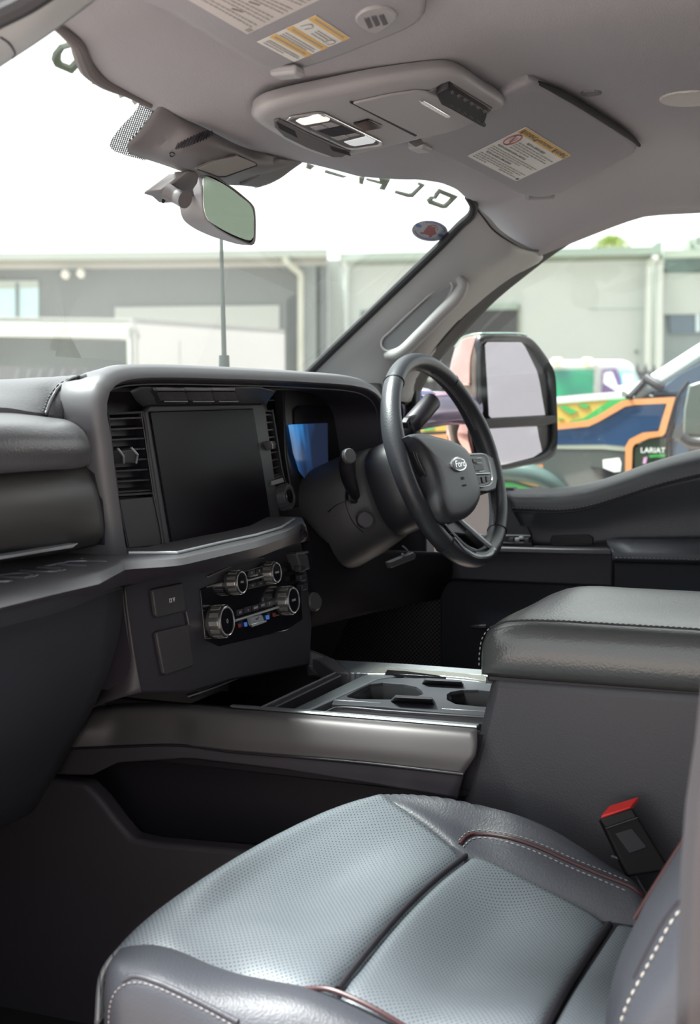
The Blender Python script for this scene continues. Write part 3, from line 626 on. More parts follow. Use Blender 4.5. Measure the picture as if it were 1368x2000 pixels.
# air vents: slats are cut into the vent body, the tab is its own piece
def vent(q, ns, tabq, tabm, name):
    (tl, tr, brr, bl) = q
    fr_ = thing  # noqa
    parts = []
    ol = [S(*tl, .004), S(*tr, .004), S(*brr, .004), S(*bl, .004)]
    c = sum(ol)/4
    for a, b in zip(ol, ol[1:]+ol[:1]):
        ia, ib = a+(c-a)*.05, b+(c-b)*.05
        parts.append(([a, b, ib, ia, a+SB*.03, b+SB*.03, ib+SB*.03, ia+SB*.03], [(0, 1, 2, 3), (3, 2, 6, 7), (0, 4, 5, 1)]))
    parts.append(([p+SB*.028 for p in ol], [(0, 1, 2, 3)]))
    v = merged('air_vent', parts, BLACKP, dash, smooth=False)
    sl = []
    for k in range(ns):
        t = (k+.6)/ns; a = ol[0]+(ol[3]-ol[0])*t; b = ol[1]+(ol[2]-ol[1])*t
        up = V(0, 0, .0012)
        a2 = a+(b-a)*.03; b2 = b+(a-b)*.03
        f = [a2+SB*.002, b2+SB*.002, b2+SB*.022+V(0, 0, .007), a2+SB*.022+V(0, 0, .007)]
        sl.append(([p+up for p in f]+[p-up for p in f], [(0, 1, 2, 3), (7, 6, 5, 4), (0, 4, 5, 1), (1, 5, 6, 2), (2, 6, 7, 3), (3, 7, 4, 0)]))
    merged('slats', sl, PLASTIC, v, smooth=False)
    return v
v1 = vent([(211, 806), (281, 803), (300, 965), (231, 969)], 8, None, None, 'l')
v2 = vent([(510, 801), (532, 801), (553, 930), (528, 938)], 9, None, None, 'r')
tb = prism('vent_tab', [S(235, 880, .030), S(262, 877, .030), S(268, 890, .028), S(266, 905, .020), S(243, 905, .020), S(240, 892, .028)], V(0, .03, 0), PLASTIC3, v1, bevel=0.002)
tube('tab_chrome', [S(230, 876, .034), S(241, 890, .034), S(242, 904, .026)], 0.0016, MATS['knob_grip_bright'] if 'knob_grip_bright' in MATS else SILVER, v1, smoothpath=False, n=None)
tube('tab_chrome', [S(256, 874, .034), S(269, 888, .034), S(266, 904, .026)], 0.0016, SILVER, v1, smoothpath=False)
prism('vent_tab', [S(524, 863, .016), S(537, 861, .018), S(540, 868, .016), S(539, 877, .014), S(527, 878, .012)], V(0, .015, 0), PLASTIC3, v2, bevel=0.0015)
tube('tab_chrome', [S(530, 862, .020), S(533, 870, .019), S(532, 876, .018)], 0.0016, CHROME, v2, smoothpath=False)
prism('blank_panel', [S(232, 974, .005), S(301, 969, .005), S(316, 1060, .005), S(314, 1066, .005), S(252, 1072, .005)], SB*.01, PLASTIC, dash, bevel=0.002)
tube('panel_gap', [S(x, y, .006) for x, y in [(276, 806), (300, 965), (317, 1058), (314, 1067), (262, 1072)]], 0.0008, PLASTIC3, dash, n=40)
tube('panel_gap', [S(x, y, .006) for x, y in [(533, 800), (556, 936), (560, 944)]], 0.0008, PLASTIC3, dash)
prism('vent_foot', [S(529, 939, .008), S(553, 932, .008), S(556, 942, .010), S(531, 949, .010)], SB*.01, PLASTIC3, dash, bevel=0.001)
# ribbed volume knob
kc = S(546, 972, .0)
kb = lathe('volume_knob', kc, SN, [(-.005, .022), (0, .0225), (.004, .0235), (.006, .0225), (.018, .0215), (.0205, .020), (.021, .015), (.0195, .0145), (.0195, .0005)], PLASTIC2, dash, n=48, angle=30)
parts = []
u_ = np.cross(SN, V(0, 0, 1)); u_ /= np.linalg.norm(u_); w_ = np.cross(SN, u_)
for k in range(18):
    a = k*math.pi/9; rd = u_*math.cos(a)+w_*math.sin(a); tg = np.cross(SN, rd)
    parts.append(bx(kc+SN*.012+rd*.0218, (.0012, .0035, .012), rot=np.stack([rd, tg, SN], 1)))
merged('knurl', parts, PLASTIC3, kb, smooth=False)
lathe('knob_cap', kc+SN*.0195, SN, [(0, .012), (.001, .0115), (.0012, .0005)], GLOSSB, kb, n=32)

# instrument cluster, recessed
cl_o = [(553, 740), (775, 750), (790, 800), (790, 960), (700, 1000), (600, 1000), (575, 985), (560, 890)]
cp = V(0, 1.115, 1.45); cn = V(-0.05, -1, 0.12)
def CL(px, py, off=0.0): return PL(px, py, cp+cn*off, cn)
prism('cluster_panel', [CL(x, y, 0) for x, y in cl_o], (0, .02, 0), mat('cluster_matt', (0.016, 0.014, 0.017), 0.4), dash, bevel=0.003)
CG = mat('cluster_gloss', (0.012, 0.011, 0.014), 0.16)
prism('cluster_glass', [CL(x, y, .004) for x, y in [(576, 800), (584, 792), (738, 792), (747, 800), (748, 930), (600, 936), (589, 930), (580, 880)]], (0, .004, 0), CG, dash, bevel=0.0015)
m = bpy.data.materials.new('cluster_display'); m.use_nodes = True; t = m.node_tree; b = t.nodes['Principled BSDF']
b.inputs['Base Color'].default_value = (0.01, 0.02, 0.04, 1); b.inputs['Roughness'].default_value = 0.15
tcn = t.nodes.new('ShaderNodeTexCoord'); sx_ = t.nodes.new('ShaderNodeSeparateXYZ'); t.links.new(tcn.outputs['Object'], sx_.inputs[0])
def mth(op, a, b_=None, c=None):
    n = t.nodes.new('ShaderNodeMath'); n.operation = op
    for i, v in enumerate((a, b_, c)):
        if v is None: continue
        if isinstance(v, (int, float)): n.inputs[i].default_value = v
        else: t.links.new(v, n.inputs[i])
    return n.outputs[0]
mpn = t.nodes.new('ShaderNodeMapping'); mpn.inputs['Scale'].default_value = (38, 1, 7); nn = t.nodes.new('ShaderNodeTexNoise'); nn.inputs['Scale'].default_value = 1.0; nn.inputs['Detail'].default_value = 1
t.links.new(tcn.outputs['Object'], mpn.inputs[0]); t.links.new(mpn.outputs[0], nn.inputs['Vector'])
val = mth('MULTIPLY_ADD', sx_.outputs[0], -6.8, 0.35*6.8+.36)
val = mth('ADD', val, mth('MULTIPLY_ADD', sx_.outputs[2], 4.5, -.38*4.5))
val = mth('ADD', val, mth('MULTIPLY_ADD', nn.outputs['Fac'], 1.1, -.55))
rc = t.nodes.new('ShaderNodeValToRGB'); rc.color_ramp.elements[0].position = 0.0; rc.color_ramp.elements[0].color = (0.012, 0.018, 0.04, 1)
rc.color_ramp.elements[1].position = 1.0; rc.color_ramp.elements[1].color = (0.30, 0.55, 0.85, 1)
e = rc.color_ramp.elements.new(0.35); e.color = (0.015, 0.05, 0.14, 1); e = rc.color_ramp.elements.new(0.65); e.color = (0.03, 0.22, 0.55, 1)
t.links.new(val, rc.inputs[0]); t.links.new(rc.outputs[0], b.inputs['Emission Color']); b.inputs['Emission Strength'].default_value = 0.8  # blue reflection of the display film put into the emission, fading to the right
mk('cluster_display', [CL(564, 830, .006), CL(572, 829, .006), CL(640, 826, .006), CL(642, 934, .006), CL(598, 937, .006), CL(585, 920, .006), CL(573, 885, .006)], [tuple(range(7))], m, dash, smooth=False, thick=0.001)
lathe('tweeter', Y(700, 741, 1.16)+V(0, 0, -.002), (0, -.3, 1), [(-.01, .03), (0, .031), (.002, .028), (.001, .024), (0, .0005)], SILVER, dash, n=32)
# block under the driver's side of the dash
loft('knee_panel', [[X(594, 1010, .26), X(640, 1060, .33), X(760, 1075, .55), X(905, 1080, .78)], [X(600, 1100, .24), X(650, 1120, .33), X(760, 1125, .55), X(900, 1128, .78)],
                    [X(604, 1190, .24), X(650, 1180, .34), X(760, 1150, .55), X(880, 1140, .78)], [X(590, 1230, .30), X(650, 1215, .40), X(760, 1190, .55), X(860, 1170, .78)]], 20, 16, mat('knee_black', (.010, .008, .011), .85, spec=.12), dash, thick=0.01)
box('dash_core', (0.0, 1.27, 1.355), (1.60, 0.26, 0.39), MATS['knee_black'], dash, bevel=0.01)
nb = prism('side_switch_block', [Y(581, 1082, .985), Y(593, 1079, .985), Y(602, 1083, .985), Y(607, 1112, .985), Y(590, 1116, .985)], (0, .04, 0), PLASTIC2, dash, bevel=0.003)
tube('block_edge', [Y(580, 1081, .982), Y(601, 1078, .982)], 0.0018, PLASTIC3, nb, n=4)
lathe('headlamp_knob', Y(600, 1176, 1.01), (-.35, -1, .15), [(0, .016), (.018, .016), (.022, .013), (.022, .0005)], PLASTIC2, dash, n=28)
for i in range(3): box('side_button', Y(586+i*2, 1100+18*i+10, .99), (.02, .012, .011), PLASTIC, dash, bevel=.002)
pt = prism('trailer_switch_bracket', [Y(762, 1098, .90), Y(808, 1078, .90), Y(814, 1084, .90), Y(812, 1092, .90), Y(766, 1110, .90)], (0, .01, 0), PLASTIC2, dash, bevel=.002)
tube('bracket_ring', [Y(786, 1066, .905), Y(793, 1072, .9), Y(797, 1078, .9), Y(792, 1085, .9), Y(786, 1082, .9)], .0016, PLASTIC3, pt)

# -------- lower centre stack with the climate and audio controls
KN = V(0, -1, 0.10); KN /= np.linalg.norm(KN); K0 = V(0, 0.998, 1.22)
def K(px, py, off=0.0): return PL(px, py, K0+KN*off, KN)
stack = prism('centre_stack', [K(x, y) for x, y in [(240, 1143), (330, 1115), (430, 1098), (560, 1066), (590, 1060), (602, 1130), (610, 1225), (606, 1300), (450, 1330), (375, 1353), (275, 1354), (262, 1290), (247, 1200)]],
              [K(x, y)+V(dx, .20, 0) for (x, y), dx in zip([(240, 1143), (330, 1115), (430, 1098), (560, 1066), (590, 1060), (602, 1130), (610, 1225), (606, 1300), (450, 1330), (375, 1353), (275, 1354), (262, 1290), (247, 1200)], [0]*13)],
              PLASTIC, dash, bevel=0.004, seg=3)
loft('stack_flank', [[K(241, 1146, .002), K(247, 1200, .002), K(262, 1290, .002), K(276, 1352, .002)], [Y(232, 1150, 1.03), Y(238, 1215, 1.03), Y(228, 1290, 1.04), Y(200, 1372, 1.05)],
                     [Y(200, 1160, 1.16), Y(190, 1230, 1.16), Y(180, 1300, 1.16), Y(150, 1395, 1.16)]], 20, 10, mat('flank_plastic', (.034, .029, .033), .5), dash, thick=.004)
def rq(q, off, d, material, par, name, bev=.0015): return prism(name, [K(x, y, off) for x, y in q], -KN*d, material, par, bevel=bev)
LIDM = mat('cover_plastic', (0.035, 0.031, 0.034), 0.5, bump=('noise', 1200, .2))
c1 = rq([(300, 1150), (356, 1138), (358, 1141), (364, 1190), (361, 1194), (310, 1206), (306, 1202), (299, 1155)], .005, .008, LIDM, stack, 'socket_cover', .002)
text('cover_marking', '12 V', K(336, 1172.5, .0055), np.cross(KN, V(0, 0, 1))*-1, V(0, .1, 1), 0.0085, mat('marking_white', (0.6, 0.6, 0.6), 0.6), stack)
rq([(308, 1233), (366, 1220), (369, 1223), (379, 1298), (376, 1302), (326, 1318), (321, 1315), (307, 1240)], .005, .008, LIDM, stack, 'blank_cover', .002)
tube('cover_bracket', [K(364, 1195, .002), K(369, 1220, .002)], .0012, PLASTIC3, stack)
climate = rq([(392, 1150), (560, 1098), (584, 1100), (592, 1210), (560, 1232), (430, 1262), (402, 1250)], .002, .004, GLOSSB, stack, 'control_panel')
def knob(px, py, r, dep, mark):
    c = K(px, py, dep)
    k = lathe('control_knob', c-KN*dep, KN, [(0, r*1.02), (.003, r*1.06), (dep*.45, r*1.05), (dep*.75, r*1.0), (dep*.95, r*.96), (dep, r*.93), (dep+.0005, r*.84), (dep-.0008, r*.83), (dep-.0008, .0004)], mat('knob_gunmetal', (.17, .165, .16), .3, metal=.75), stack, n=48, angle=25)
    u = np.cross(KN, V(0, 0, 1)); u /= np.linalg.norm(u); w = np.cross(KN, u); ps = []
    for i in range(12):
        a = i*math.pi/6; rd = u*math.cos(a)+w*math.sin(a); tg = np.cross(KN, rd)
        ps.append(bx(c-KN*dep*.42+rd*r*1.05, (.0014, r*.30, dep*.62), rot=np.stack([rd, tg, KN], 1)))
    merged('knurl', ps, mat('knob_grip_bright', (.55, .55, .54), .25, metal=.8), k, smooth=False, bevel=.0004)
    tube('chrome_ring', [c+KN*.0002+(u*math.cos(a)+w*math.sin(a))*r*.92 for a in np.linspace(0, 2*math.pi, 37)[:-1]], .0011, CHROME, k, closed=True, smoothpath=False, k=6)
    lathe('knob_face', c-KN*.0006, KN, [(0, r*.83), (.0004, r*.82), (.0005, .0004)], GLOSSB, k, n=32)
    if mark == 'power': tube('power_mark', [c+KN*.0006+u*.0018*math.cos(a)+w*.003*math.sin(a) for a in np.linspace(0, 2*math.pi, 13)[:-1]], .0004, mat('marking_grey', (.35, .35, .36), .5), k, closed=True, k=5)
    else: text('knob_marking', mark, c+KN*.0006, -u, V(0, 0, 1), .0048, mat('marking_grey', (.35, .35, .36), .5), k)
    return k
knob(444, 1213, .0225, .024, 'power'); knob(574, 1172, .0215, .024, 'DUAL')
knob(473, 1137, .0170, .022, 'VOL'); knob(541, 1118, .0162, .022, 'TUNE')
MG = mat('marking_grey', (.35, .35, .36), .5)
def bar(a, b, off, r, material, name): return tube(name, [K(*a, off), K(*b, off)], r, material, climate, n=4)
bar((482, 1134), (520, 1124), .006, .0014, SILVER, 'silver_bar'); bar((460, 1212), (552, 1183), .006, .0020, SILVER, 'silver_bar')
bar((474, 1117), (513, 1106), .006, .0009, PLASTIC3, 'frame_line'); bar((484, 1150), (528, 1140), .004, .0009, PLASTIC2, 'frame_line')
bar((405, 1146), (434, 1138), .003, .0014, PLASTIC3, 'card_slot'); bar((405, 1127), (450, 1107), .001, .0016, PLASTIC3, 'panel_crease'); bar((460, 1099), (515, 1089), .001, .0016, PLASTIC3, 'panel_crease')
def btn(x, y, w, h, lab=None, mt=None, dx=0.0):
    q = [(x-w/2, y-h/2+w*.13), (x+w/2, y-h/2-w*.13), (x+w/2, y+h/2-w*.13), (x-w/2, y+h/2+w*.13)]
    b = rq(q, .0045, .003, mt or PLASTIC, climate, 'button', .0007)
    if lab: text('button_marking', lab, K(x, y, .0048), -np.cross(KN, V(0, 0, 1)), V(0, 0, 1), .0052, MG, b)
for x, y, l in [(492, 1119, 'II'), (507, 1115, 'O')]: btn(x, y, 13, 11, l)
for x, y, l in [(494, 1144, '<<'), (510, 1140, '>>')]: btn(x, y, 14, 10, l)
for x, y, l in [(470, 1196, 'A/C'), (485, 1191, 'o'), (500, 1187, 'AUTO'), (514, 1182, 'MAX'), (527, 1179, 'R'), (540, 1174, 'F')]: btn(x, y, 12, 12, l)
BL = mat('blue_indicator', (.05, .12, .35), .4, emit=(.1, .25, .8), estr=.25); RD = mat('red_indicator', (.25, .03, .03), .4)
rq([(479, 1216), (483, 1215), (484, 1223), (480, 1224)], .0055, .002, BL, climate, 'temperature_mark', .0003); rq([(521, 1202), (526, 1201), (527, 1209), (522, 1210)], .0055, .002, BL, climate, 'temperature_mark', .0003)
rq([(467, 1219), (471, 1218), (472, 1225), (468, 1226)], .0055, .002, RD, climate, 'temperature_mark', .0003); rq([(534, 1198), (538, 1197), (539, 1204), (535, 1205)], .0055, .002, RD, climate, 'temperature_mark', .0003)
fk = prism('fan_rocker', [K(488, 1206, .008), K(512, 1200, .008), K(517, 1212, .018), K(521, 1214, .018), K(496, 1224, .018), K(492, 1220, .016)], -KN*.006, SILVER, climate, bevel=.0012)
prism('rocker_lip', [K(491, 1219, .020), K(521, 1211, .020), K(522, 1215, .019), K(494, 1225, .019)], -KN*.003, CHROME, climate, bevel=.0008)
text('rocker_marking', 'v x ^', K(503, 1208, .0125), -np.cross(KN, V(0, 0, 1)), V(0, .3, 1), .0055, BLACKP, climate)
# ================================================================ centre console
con = thing('centre_console', 'low black centre console with grey side panels, storage tray and two cup holders', 'centre console', (0.0, 0.80, 0.62))
# lower side skin with its long storage recess
RX = -.222
sk = [(-40, 1500), (100, 1522), (165, 1530), (195, 1560), (225, 1600), (255, 1636), (300, 1646), (480, 1662), (700, 1690), (930, 1720), (930, 2050), (-40, 2050)]
LOWP = mat('console_lower_plastic', (.040, .034, .041), .6, bump=('noise', 1100, .15))
prism('side_skin', [X(x, y, RX) for x, y in sk], (.035, 0, 0), LOWP, con, bevel=.008, seg=4)
prism('pocket_back', [X(x, y, -.12) for x, y in [(60, 1480), (930, 1500), (950, 1720), (100, 1690)]], (.02, 0, 0), BLACKP, con, bevel=.002)
loft('pocket_floor', [[X(180, 1555, RX+.02), X(262, 1642, RX+.02), X(480, 1664, RX+.02), X(900, 1715, RX+.02)], [X(200, 1540, -.12), X(290, 1625, -.12), X(480, 1645, -.12), X(900, 1690, -.12)]], 20, 4, BLACKP, con, thick=.004)
loft('under_rail', [[X(110, 1512, -.222), X(180, 1514, -.222), X(230, 1489, -.222), X(370, 1480, -.222), X(560, 1503, -.222), X(893, 1560, -.222)],
                    [X(120, 1488, -.2225), X(200, 1486, -.2225), X(260, 1474, -.2225), X(365, 1470, -.2225), X(560, 1492, -.2225), X(897, 1540, -.2225)],
                    [X(135, 1461, -.222), X(200, 1459, -.222), X(260, 1457, -.222), X(360, 1457, -.222), X(560, 1478, -.222), X(905, 1513, -.222)]], 40, 10, LOWP, con, thick=.01, lu=True)
# satin side rail
loft('side_rail', [[X(178, 1381, -.200), X(250, 1374, -.198), X(330, 1372, -.196), X(385, 1377, -.196), X(450, 1384, -.200), X(700, 1404, -.200), X(932, 1423, -.200)],
                   [X(172, 1392, -.212), X(240, 1384, -.212), X(330, 1384, -.212), X(380, 1388, -.214), X(450, 1394, -.216), X(700, 1415, -.216), X(932, 1434, -.216)],
                   [X(158, 1425, -.235), X(225, 1424, -.216), X(350, 1420, -.214), X(385, 1424, -.224), X(450, 1434, -.228), X(700, 1455, -.228), X(928, 1474, -.228)],
                   [X(136, 1460, -.238), X(215, 1457, -.222), X(350, 1455, -.220), X(385, 1458, -.226), X(450, 1466, -.228), X(700, 1487, -.228), X(906, 1511, -.228)]], 60, 24, METALG, con, thick=.006, lu=True, angle=60)
tube('rail_groove', [X(136, 1462, -.228), X(215, 1459, -.223), X(355, 1456, -.222), X(450, 1468, -.226), X(700, 1489, -.227), X(906, 1513, -.228)], .002, BLACKP, con, n=40)
RIB = mat('ribbed_silver', (.50, .53, .55), .3, metal=.9, bump=('ribs', 160, .5))
prism('rail_cap', [X(448, 1378, -.196), X(560, 1386, -.196), X(932, 1417, -.196), X(932, 1422, -.198), X(560, 1391, -.198), X(452, 1382, -.198)], (.010, 0, 0), RIB, con, bevel=.0008)
# tray
zt = 1.118
def T(x, y, z=zt): return Z(x, y, z)
box('tray_floor', (0, .87, 1.035), (.39, .62, .02), BLACKP, con)
box('tray_wall', (-.19, .86, 1.075), (.012, .60, .08), BLACKP, con, bevel=.002); box('tray_wall', (.19, .86, 1.07), (.012, .60, .08), BLACKP, con, bevel=.002)
prism('cross_bar', [T(500, 1385), T(524, 1387), T(668, 1318), T(655, 1314)], (0, 0, -.05), PLASTIC, con, bevel=.002)
tube('bar_edge', [T(507, 1384, 1.119), T(655, 1315, 1.119)], .0022, PLASTIC3, con)
prism('divider_bar', [T(560, 1390), T(592, 1392), T(738, 1325), T(790, 1317), T(946, 1331), T(948, 1322), T(800, 1308), T(724, 1315), T(706, 1320)], (0, 0, -.03), mat('tray_frame_silver', (.20, .22, .235), .38, metal=.6), con, bevel=.003, seg=3)
# ribbed brushed strip on the far side
prism('far_rail', [T(655, 1289), T(800, 1297), T(1000, 1312), T(1000, 1325), T(937, 1318), T(748, 1304), T(717, 1315), T(682, 1314)], (0, 0, -.03), RIB, con, bevel=.001)
prism('far_rail_end', [T(600, 1268, 1.135), T(640, 1280, 1.125), T(656, 1289), T(683, 1314), T(655, 1312), T(625, 1290, 1.12), T(603, 1283, 1.12)], (0, 0, -.03), PLASTIC3, con, bevel=.003)
sh = prism('gloss_strip', [T(717, 1316, 1.119), T(735, 1307, 1.122), T(750, 1303, 1.124), T(860, 1310, 1.124), T(950, 1319, 1.124), T(950, 1329, 1.12), T(900, 1323, 1.12), T(800, 1316, 1.119)], (0, 0, -.01), mat('gloss_cream', (.55, .55, .50), .08, metal=.7), con, bevel=.001)
prism('gloss_inlay', [T(757, 1308, 1.1245), T(790, 1310, 1.1245), T(850, 1318, 1.1215), T(872, 1322, 1.1205), T(752, 1315, 1.121)], (0, 0, -.004), GLOSSB, con, bevel=.0005)
# cup holder insert with two wells
org = V(0, 0, zt-.004)
def T2(x, y): p = Z(x, y, zt-.004); return (p[0], p[1])
out = [T2(*q) for q in [(650, 1376), (656, 1362), (717, 1331), (760, 1326), (822, 1326), (832, 1321), (902, 1326), (912, 1333), (965, 1337), (1010, 1342), (985, 1402), (862, 1392), (745, 1381)]]
def well(pts): return [T2(*q) for q in pts]
w1 = well([(676, 1360), (700, 1347), (722, 1337), (748, 1334), (790, 1337), (815, 1342), (826, 1350), (829, 1357), (800, 1366), (760, 1368), (700, 1367), (680, 1364)])
w2 = well([(872, 1357), (880, 1352), (905, 1348), (935, 1348), (975, 1352), (975, 1384), (930, 1381), (890, 1377), (872, 1368)])
plate('cup_holder', out, [w1, w2], org, (1, 0, 0), (0, 1, 0), .006, mat('cup_holder_grey', (.055, .058, .066), .5), con, bevel=.0012)
for w, nm in ((w1, 'a'), (w2, 'b')):
    P = [V(a, b, zt-.008) for a, b in w]
    c = sum(P)/len(P)
    gridmesh('cup_well', [P, [c+(p-c)*.93+V(0, 0, -.025) for p in P], [c+(p-c)*.86+V(0, 0, -.065) for p in P]], mat('well_rubber', (.008, .008, .009), .8, spec=.1), con, closed_u=True, cap=False, thick=.002)
    gridmesh('well_rib', [[c+(p-c)*1.0+V(0, 0, -.012) for p in P], [c+(p-c)*.94+V(0, 0, -.013) for p in P], [c+(p-c)*.94+V(0, 0, -.018) for p in P]], MATS['well_rubber'], con, closed_u=True)
GR = mat('grip_block', (.05, .05, .056), .42)
def block(top, bot, h0, h1):
    A_ = [T(*q, zt+h1) for q in top]; B_ = [T(*q, zt+h0) for q in bot]
    prism('grip_block', A_, B_, GR, con, bevel=.0015)
block([(773, 1357), (843, 1361), (846, 1366), (771, 1362)], [(760, 1369), (856, 1376), (850, 1382), (758, 1376)], -.012, .012)
block([(832, 1324), (900, 1328), (903, 1332), (830, 1328)], [(820, 1336), (912, 1343), (908, 1348), (818, 1342)], -.012, .008)
prism('insert_front', [T(651, 1366, zt-.002), T(745, 1372, zt-.002), T(737, 1381, zt-.012), T(650, 1376, zt-.012)], (0, .002, -.004), SILVER, con, bevel=.001)
prism('insert_front', [T(863, 1383, zt-.002), T(990, 1391, zt-.002), T(990, 1402, zt-.012), T(862, 1392, zt-.012)], (0, .002, -.004), SILVER, con, bevel=.001)
prism('side_slot', [T(632, 1392, zt-.006), T(655, 1383, zt-.006), T(985, 1406, zt-.006), T(985, 1418, zt-.006), T(930, 1412, zt-.006)], (0, 0, -.01), BLACKP, con, bevel=.001)
tube('slot_edge', [T(636, 1391, zt-.004), T(660, 1382, zt-.003), T(760, 1389, zt-.003), T(985, 1404, zt-.003)], .0016, PLASTIC3, con, n=30)
# roll-top door edge at the front of the bin
prism('bin_shutter', [Z(384, 1344, 1.125), Z(462, 1310, 1.125), Z(466, 1318, 1.118), Z(396, 1352, 1.118)], (0, .02, -.012), PLASTIC3, con, bevel=.003, seg=3)
tube('bin_lip', [Z(366, 1361, 1.118), Z(400, 1350, 1.118), Z(486, 1316, 1.118)], .0015, SILVER, con)
# armrest box
ab = thing('armrest_console', 'tall leather-wrapped storage box with a padded armrest lid beside the near seat', 'armrest', (0.0, 0.25, 0.7))
sp = [X(x, y, -.197) for x, y in [(958, 1322), (950, 1360), (938, 1410), (920, 1480), (903, 1560), (893, 1640), (893, 1800), (1700, 1900), (1700, 1380), (1368, 1350)]]
prism('box_body', sp, (.394, 0, 0), mat('box_vinyl', (.040, .040, .047), .5, bump=('leather', 420, .2)), ab, bevel=.014, seg=4)
LIDL = mat('armrest_leather', (.065, .070, .070), .30, spec=.8, bump=('leather', 380, .3))
yl = [.585, .583, .574, .552, .52, .46, .30, .1, -.1]
secs = []
for (xo, zo, cc) in ((-.198, 1.192, 0), (-.208, 1.205, 0), (-.211, 1.225, 0), (-.208, 1.243, 0), (-.196, 1.258, 1), (-.170, 1.265, 1), (0, 1.268, 1), (.17, 1.264, 1), (.196, 1.256, 1), (.208, 1.240, 0), (.205, 1.2, 0)):
    c = []
    for k, y in enumerate(yl):
        zfac = min(1, [.30, .55, .78, .93, 1, 1, 1, 1, 1][k]); z = 1.192+(zo-1.192)*zfac
        dy = .0 if abs(xo) < .18 else -.012*(abs(xo)-.18)/.03
        sx = 1 - (.035 if k < 2 else (.015 if k == 2 else 0))
        c.append(V(xo*sx, y+dy, z))
    secs.append(c)
lid = loft('armrest_lid', secs, 46, 60, LIDL, ab, thick=.006)
endc = [s[0] for s in secs]
mk('lid_nose', endc+[p*V(1, 1, 0)+V(0, .0, 1.19) for p in endc], [tuple(list(range(len(endc)))+list(range(2*len(endc)-1, len(endc)-1, -1)))], LIDL, ab)
box('lid_base', (0, .22, 1.188), (.386, .70, .010), BLACKP, ab, bevel=.003)
st = [X(936, 1300, -.19), X(937, 1275, -.19), X(943, 1245, -.188), X(958, 1226, -.187), X(985, 1215, -.187), X(1030, 1212, -.187), X(1100, 1214, -.187), X(1184, 1219, -.187), X(1368, 1230, -.187), X(1500, 1240, -.187)]
stz = lambda P: P
tube('lid_seam', st[3:], .0012, BLACKP, lid, n=60)
stitches('lid_stitching', st[:5], THREAD, lid, length=.004, gap=.003, r=.0008)
stitches('lid_stitching', [p+V(.002, 0, .001) for p in st[4:]], mat('mid_thread', (.10, .10, .10), .6), lid, length=.005, gap=.002, r=.0008)
# ================================================================ near seat
seat = thing('passenger_seat', 'black perforated leather front seat with maroon piping and pale stitching', 'seat', (-0.52, 0.5, 0.66))
def pts(L, x): return [X(a, b, (x[i] if np.ndim(x) else x)) for i, (a, b) in enumerate(L)]
sm = pts([(652, 1928), (690, 1880), (740, 1820), (790, 1765), (850, 1710), (907, 1667)], [-.685, -.635, -.57, -.50, -.415, -.338])
crest = pts([(243, 1850), (290, 1798), (340, 1757), (400, 1716), (500, 1654), (600, 1602), (670, 1572), (742, 1551)], [-.725, -.680, -.64, -.60, -.50, -.40, -.345, -.300])
crest = cr(crest, 12)
under = [p+V(0, .030, -.030) for p in crest]; under2 = [p+V(0, .040, -.09) for p in crest]
mid = cr(pts([(470, 1898), (520, 1835), (590, 1770), (660, 1712), (740, 1650), (818, 1604)], [-.705, -.655, -.56, -.47, -.385, -.322]), 12)
mid2 = cr(pts([(350, 1860), (400, 1800), (480, 1735), (560, 1680), (650, 1625), (770, 1568)], [-.718, -.66, -.575, -.49, -.40, -.310]), 12)
EXT = lambda c: [c[0]+V(-.05, -.004, -.030)]+list(c)
mid, mid2 = EXT(mid), EXT(mid2)
loft('thigh_panel', [EXT(c) if len(c) != 13 else c for c in [[p+V(0, -.004, -.018) for p in sm], [p+V(0, .012, .001) for p in sm], mid, mid2]]+[[c[0]]+list(c) if 0 else cr(c, 13) for c in (crest, under, under2)], 60, 60, PERF, seat, thick=.005)
sm2 = pts([(1062, 2004), (1100, 1935), (1135, 1880), (1165, 1835), (1190, 1803)], [-.665, -.565, -.48, -.41, -.350])
sm1 = pts([(668, 1934), (705, 1886), (752, 1828), (800, 1774), (860, 1717), (915, 1674)], [-.685, -.635, -.57, -.50, -.415, -.338])
m3 = pts([(850, 1990), (890, 1925), (935, 1862), (985, 1800), (1050, 1735)], [-.675, -.585, -.50, -.415, -.343])
m3 = [p+V(0, 0, .004) for p in m3]
loft('seat_panel', [EXT(c) for c in [[p+V(0, .004, -.018) for p in sm1], [p+V(0, -.006, .0) for p in sm1], m3, [p+V(0, .006, -.002) for p in sm2], [p+V(0, .0, -.018) for p in sm2]]], 60, 40, PERF, seat, thick=.005)
sm3 = pts([(1072, 2010), (1112, 1938), (1147, 1884), (1176, 1840), (1198, 1806)], [-.665, -.565, -.48, -.41, -.350])
bk3 = pts([(1230, 2060), (1250, 1990), (1275, 1930), (1300, 1885), (1320, 1850)], [-.665, -.565, -.48, -.41, -.350])
loft('rear_seat_panel', [[p+V(0, .004, -.03) for p in sm3], [p+V(0, -.006, 0) for p in sm3], [p+V(0, 0, .002) for p in bk3], [p+V(0, -.1, -.02) for p in bk3]], 40, 26, PERF, seat, thick=.005)
tube('seam_groove_shade', near([(a+b)/2+V(0, 0, -.0005) for a, b in zip(cr(sm, 30), cr(sm1, 30))], .0005), .0036, BLACKP, seat, n=50)
tube('seam_groove_shade', near([(a+b)/2+V(0, .002, -.001) for a, b in zip(cr(sm2, 30), cr(sm3, 30))], .0005), .0042, BLACKP, seat, n=50)  # black tubes put the shading of the seam valleys into colour
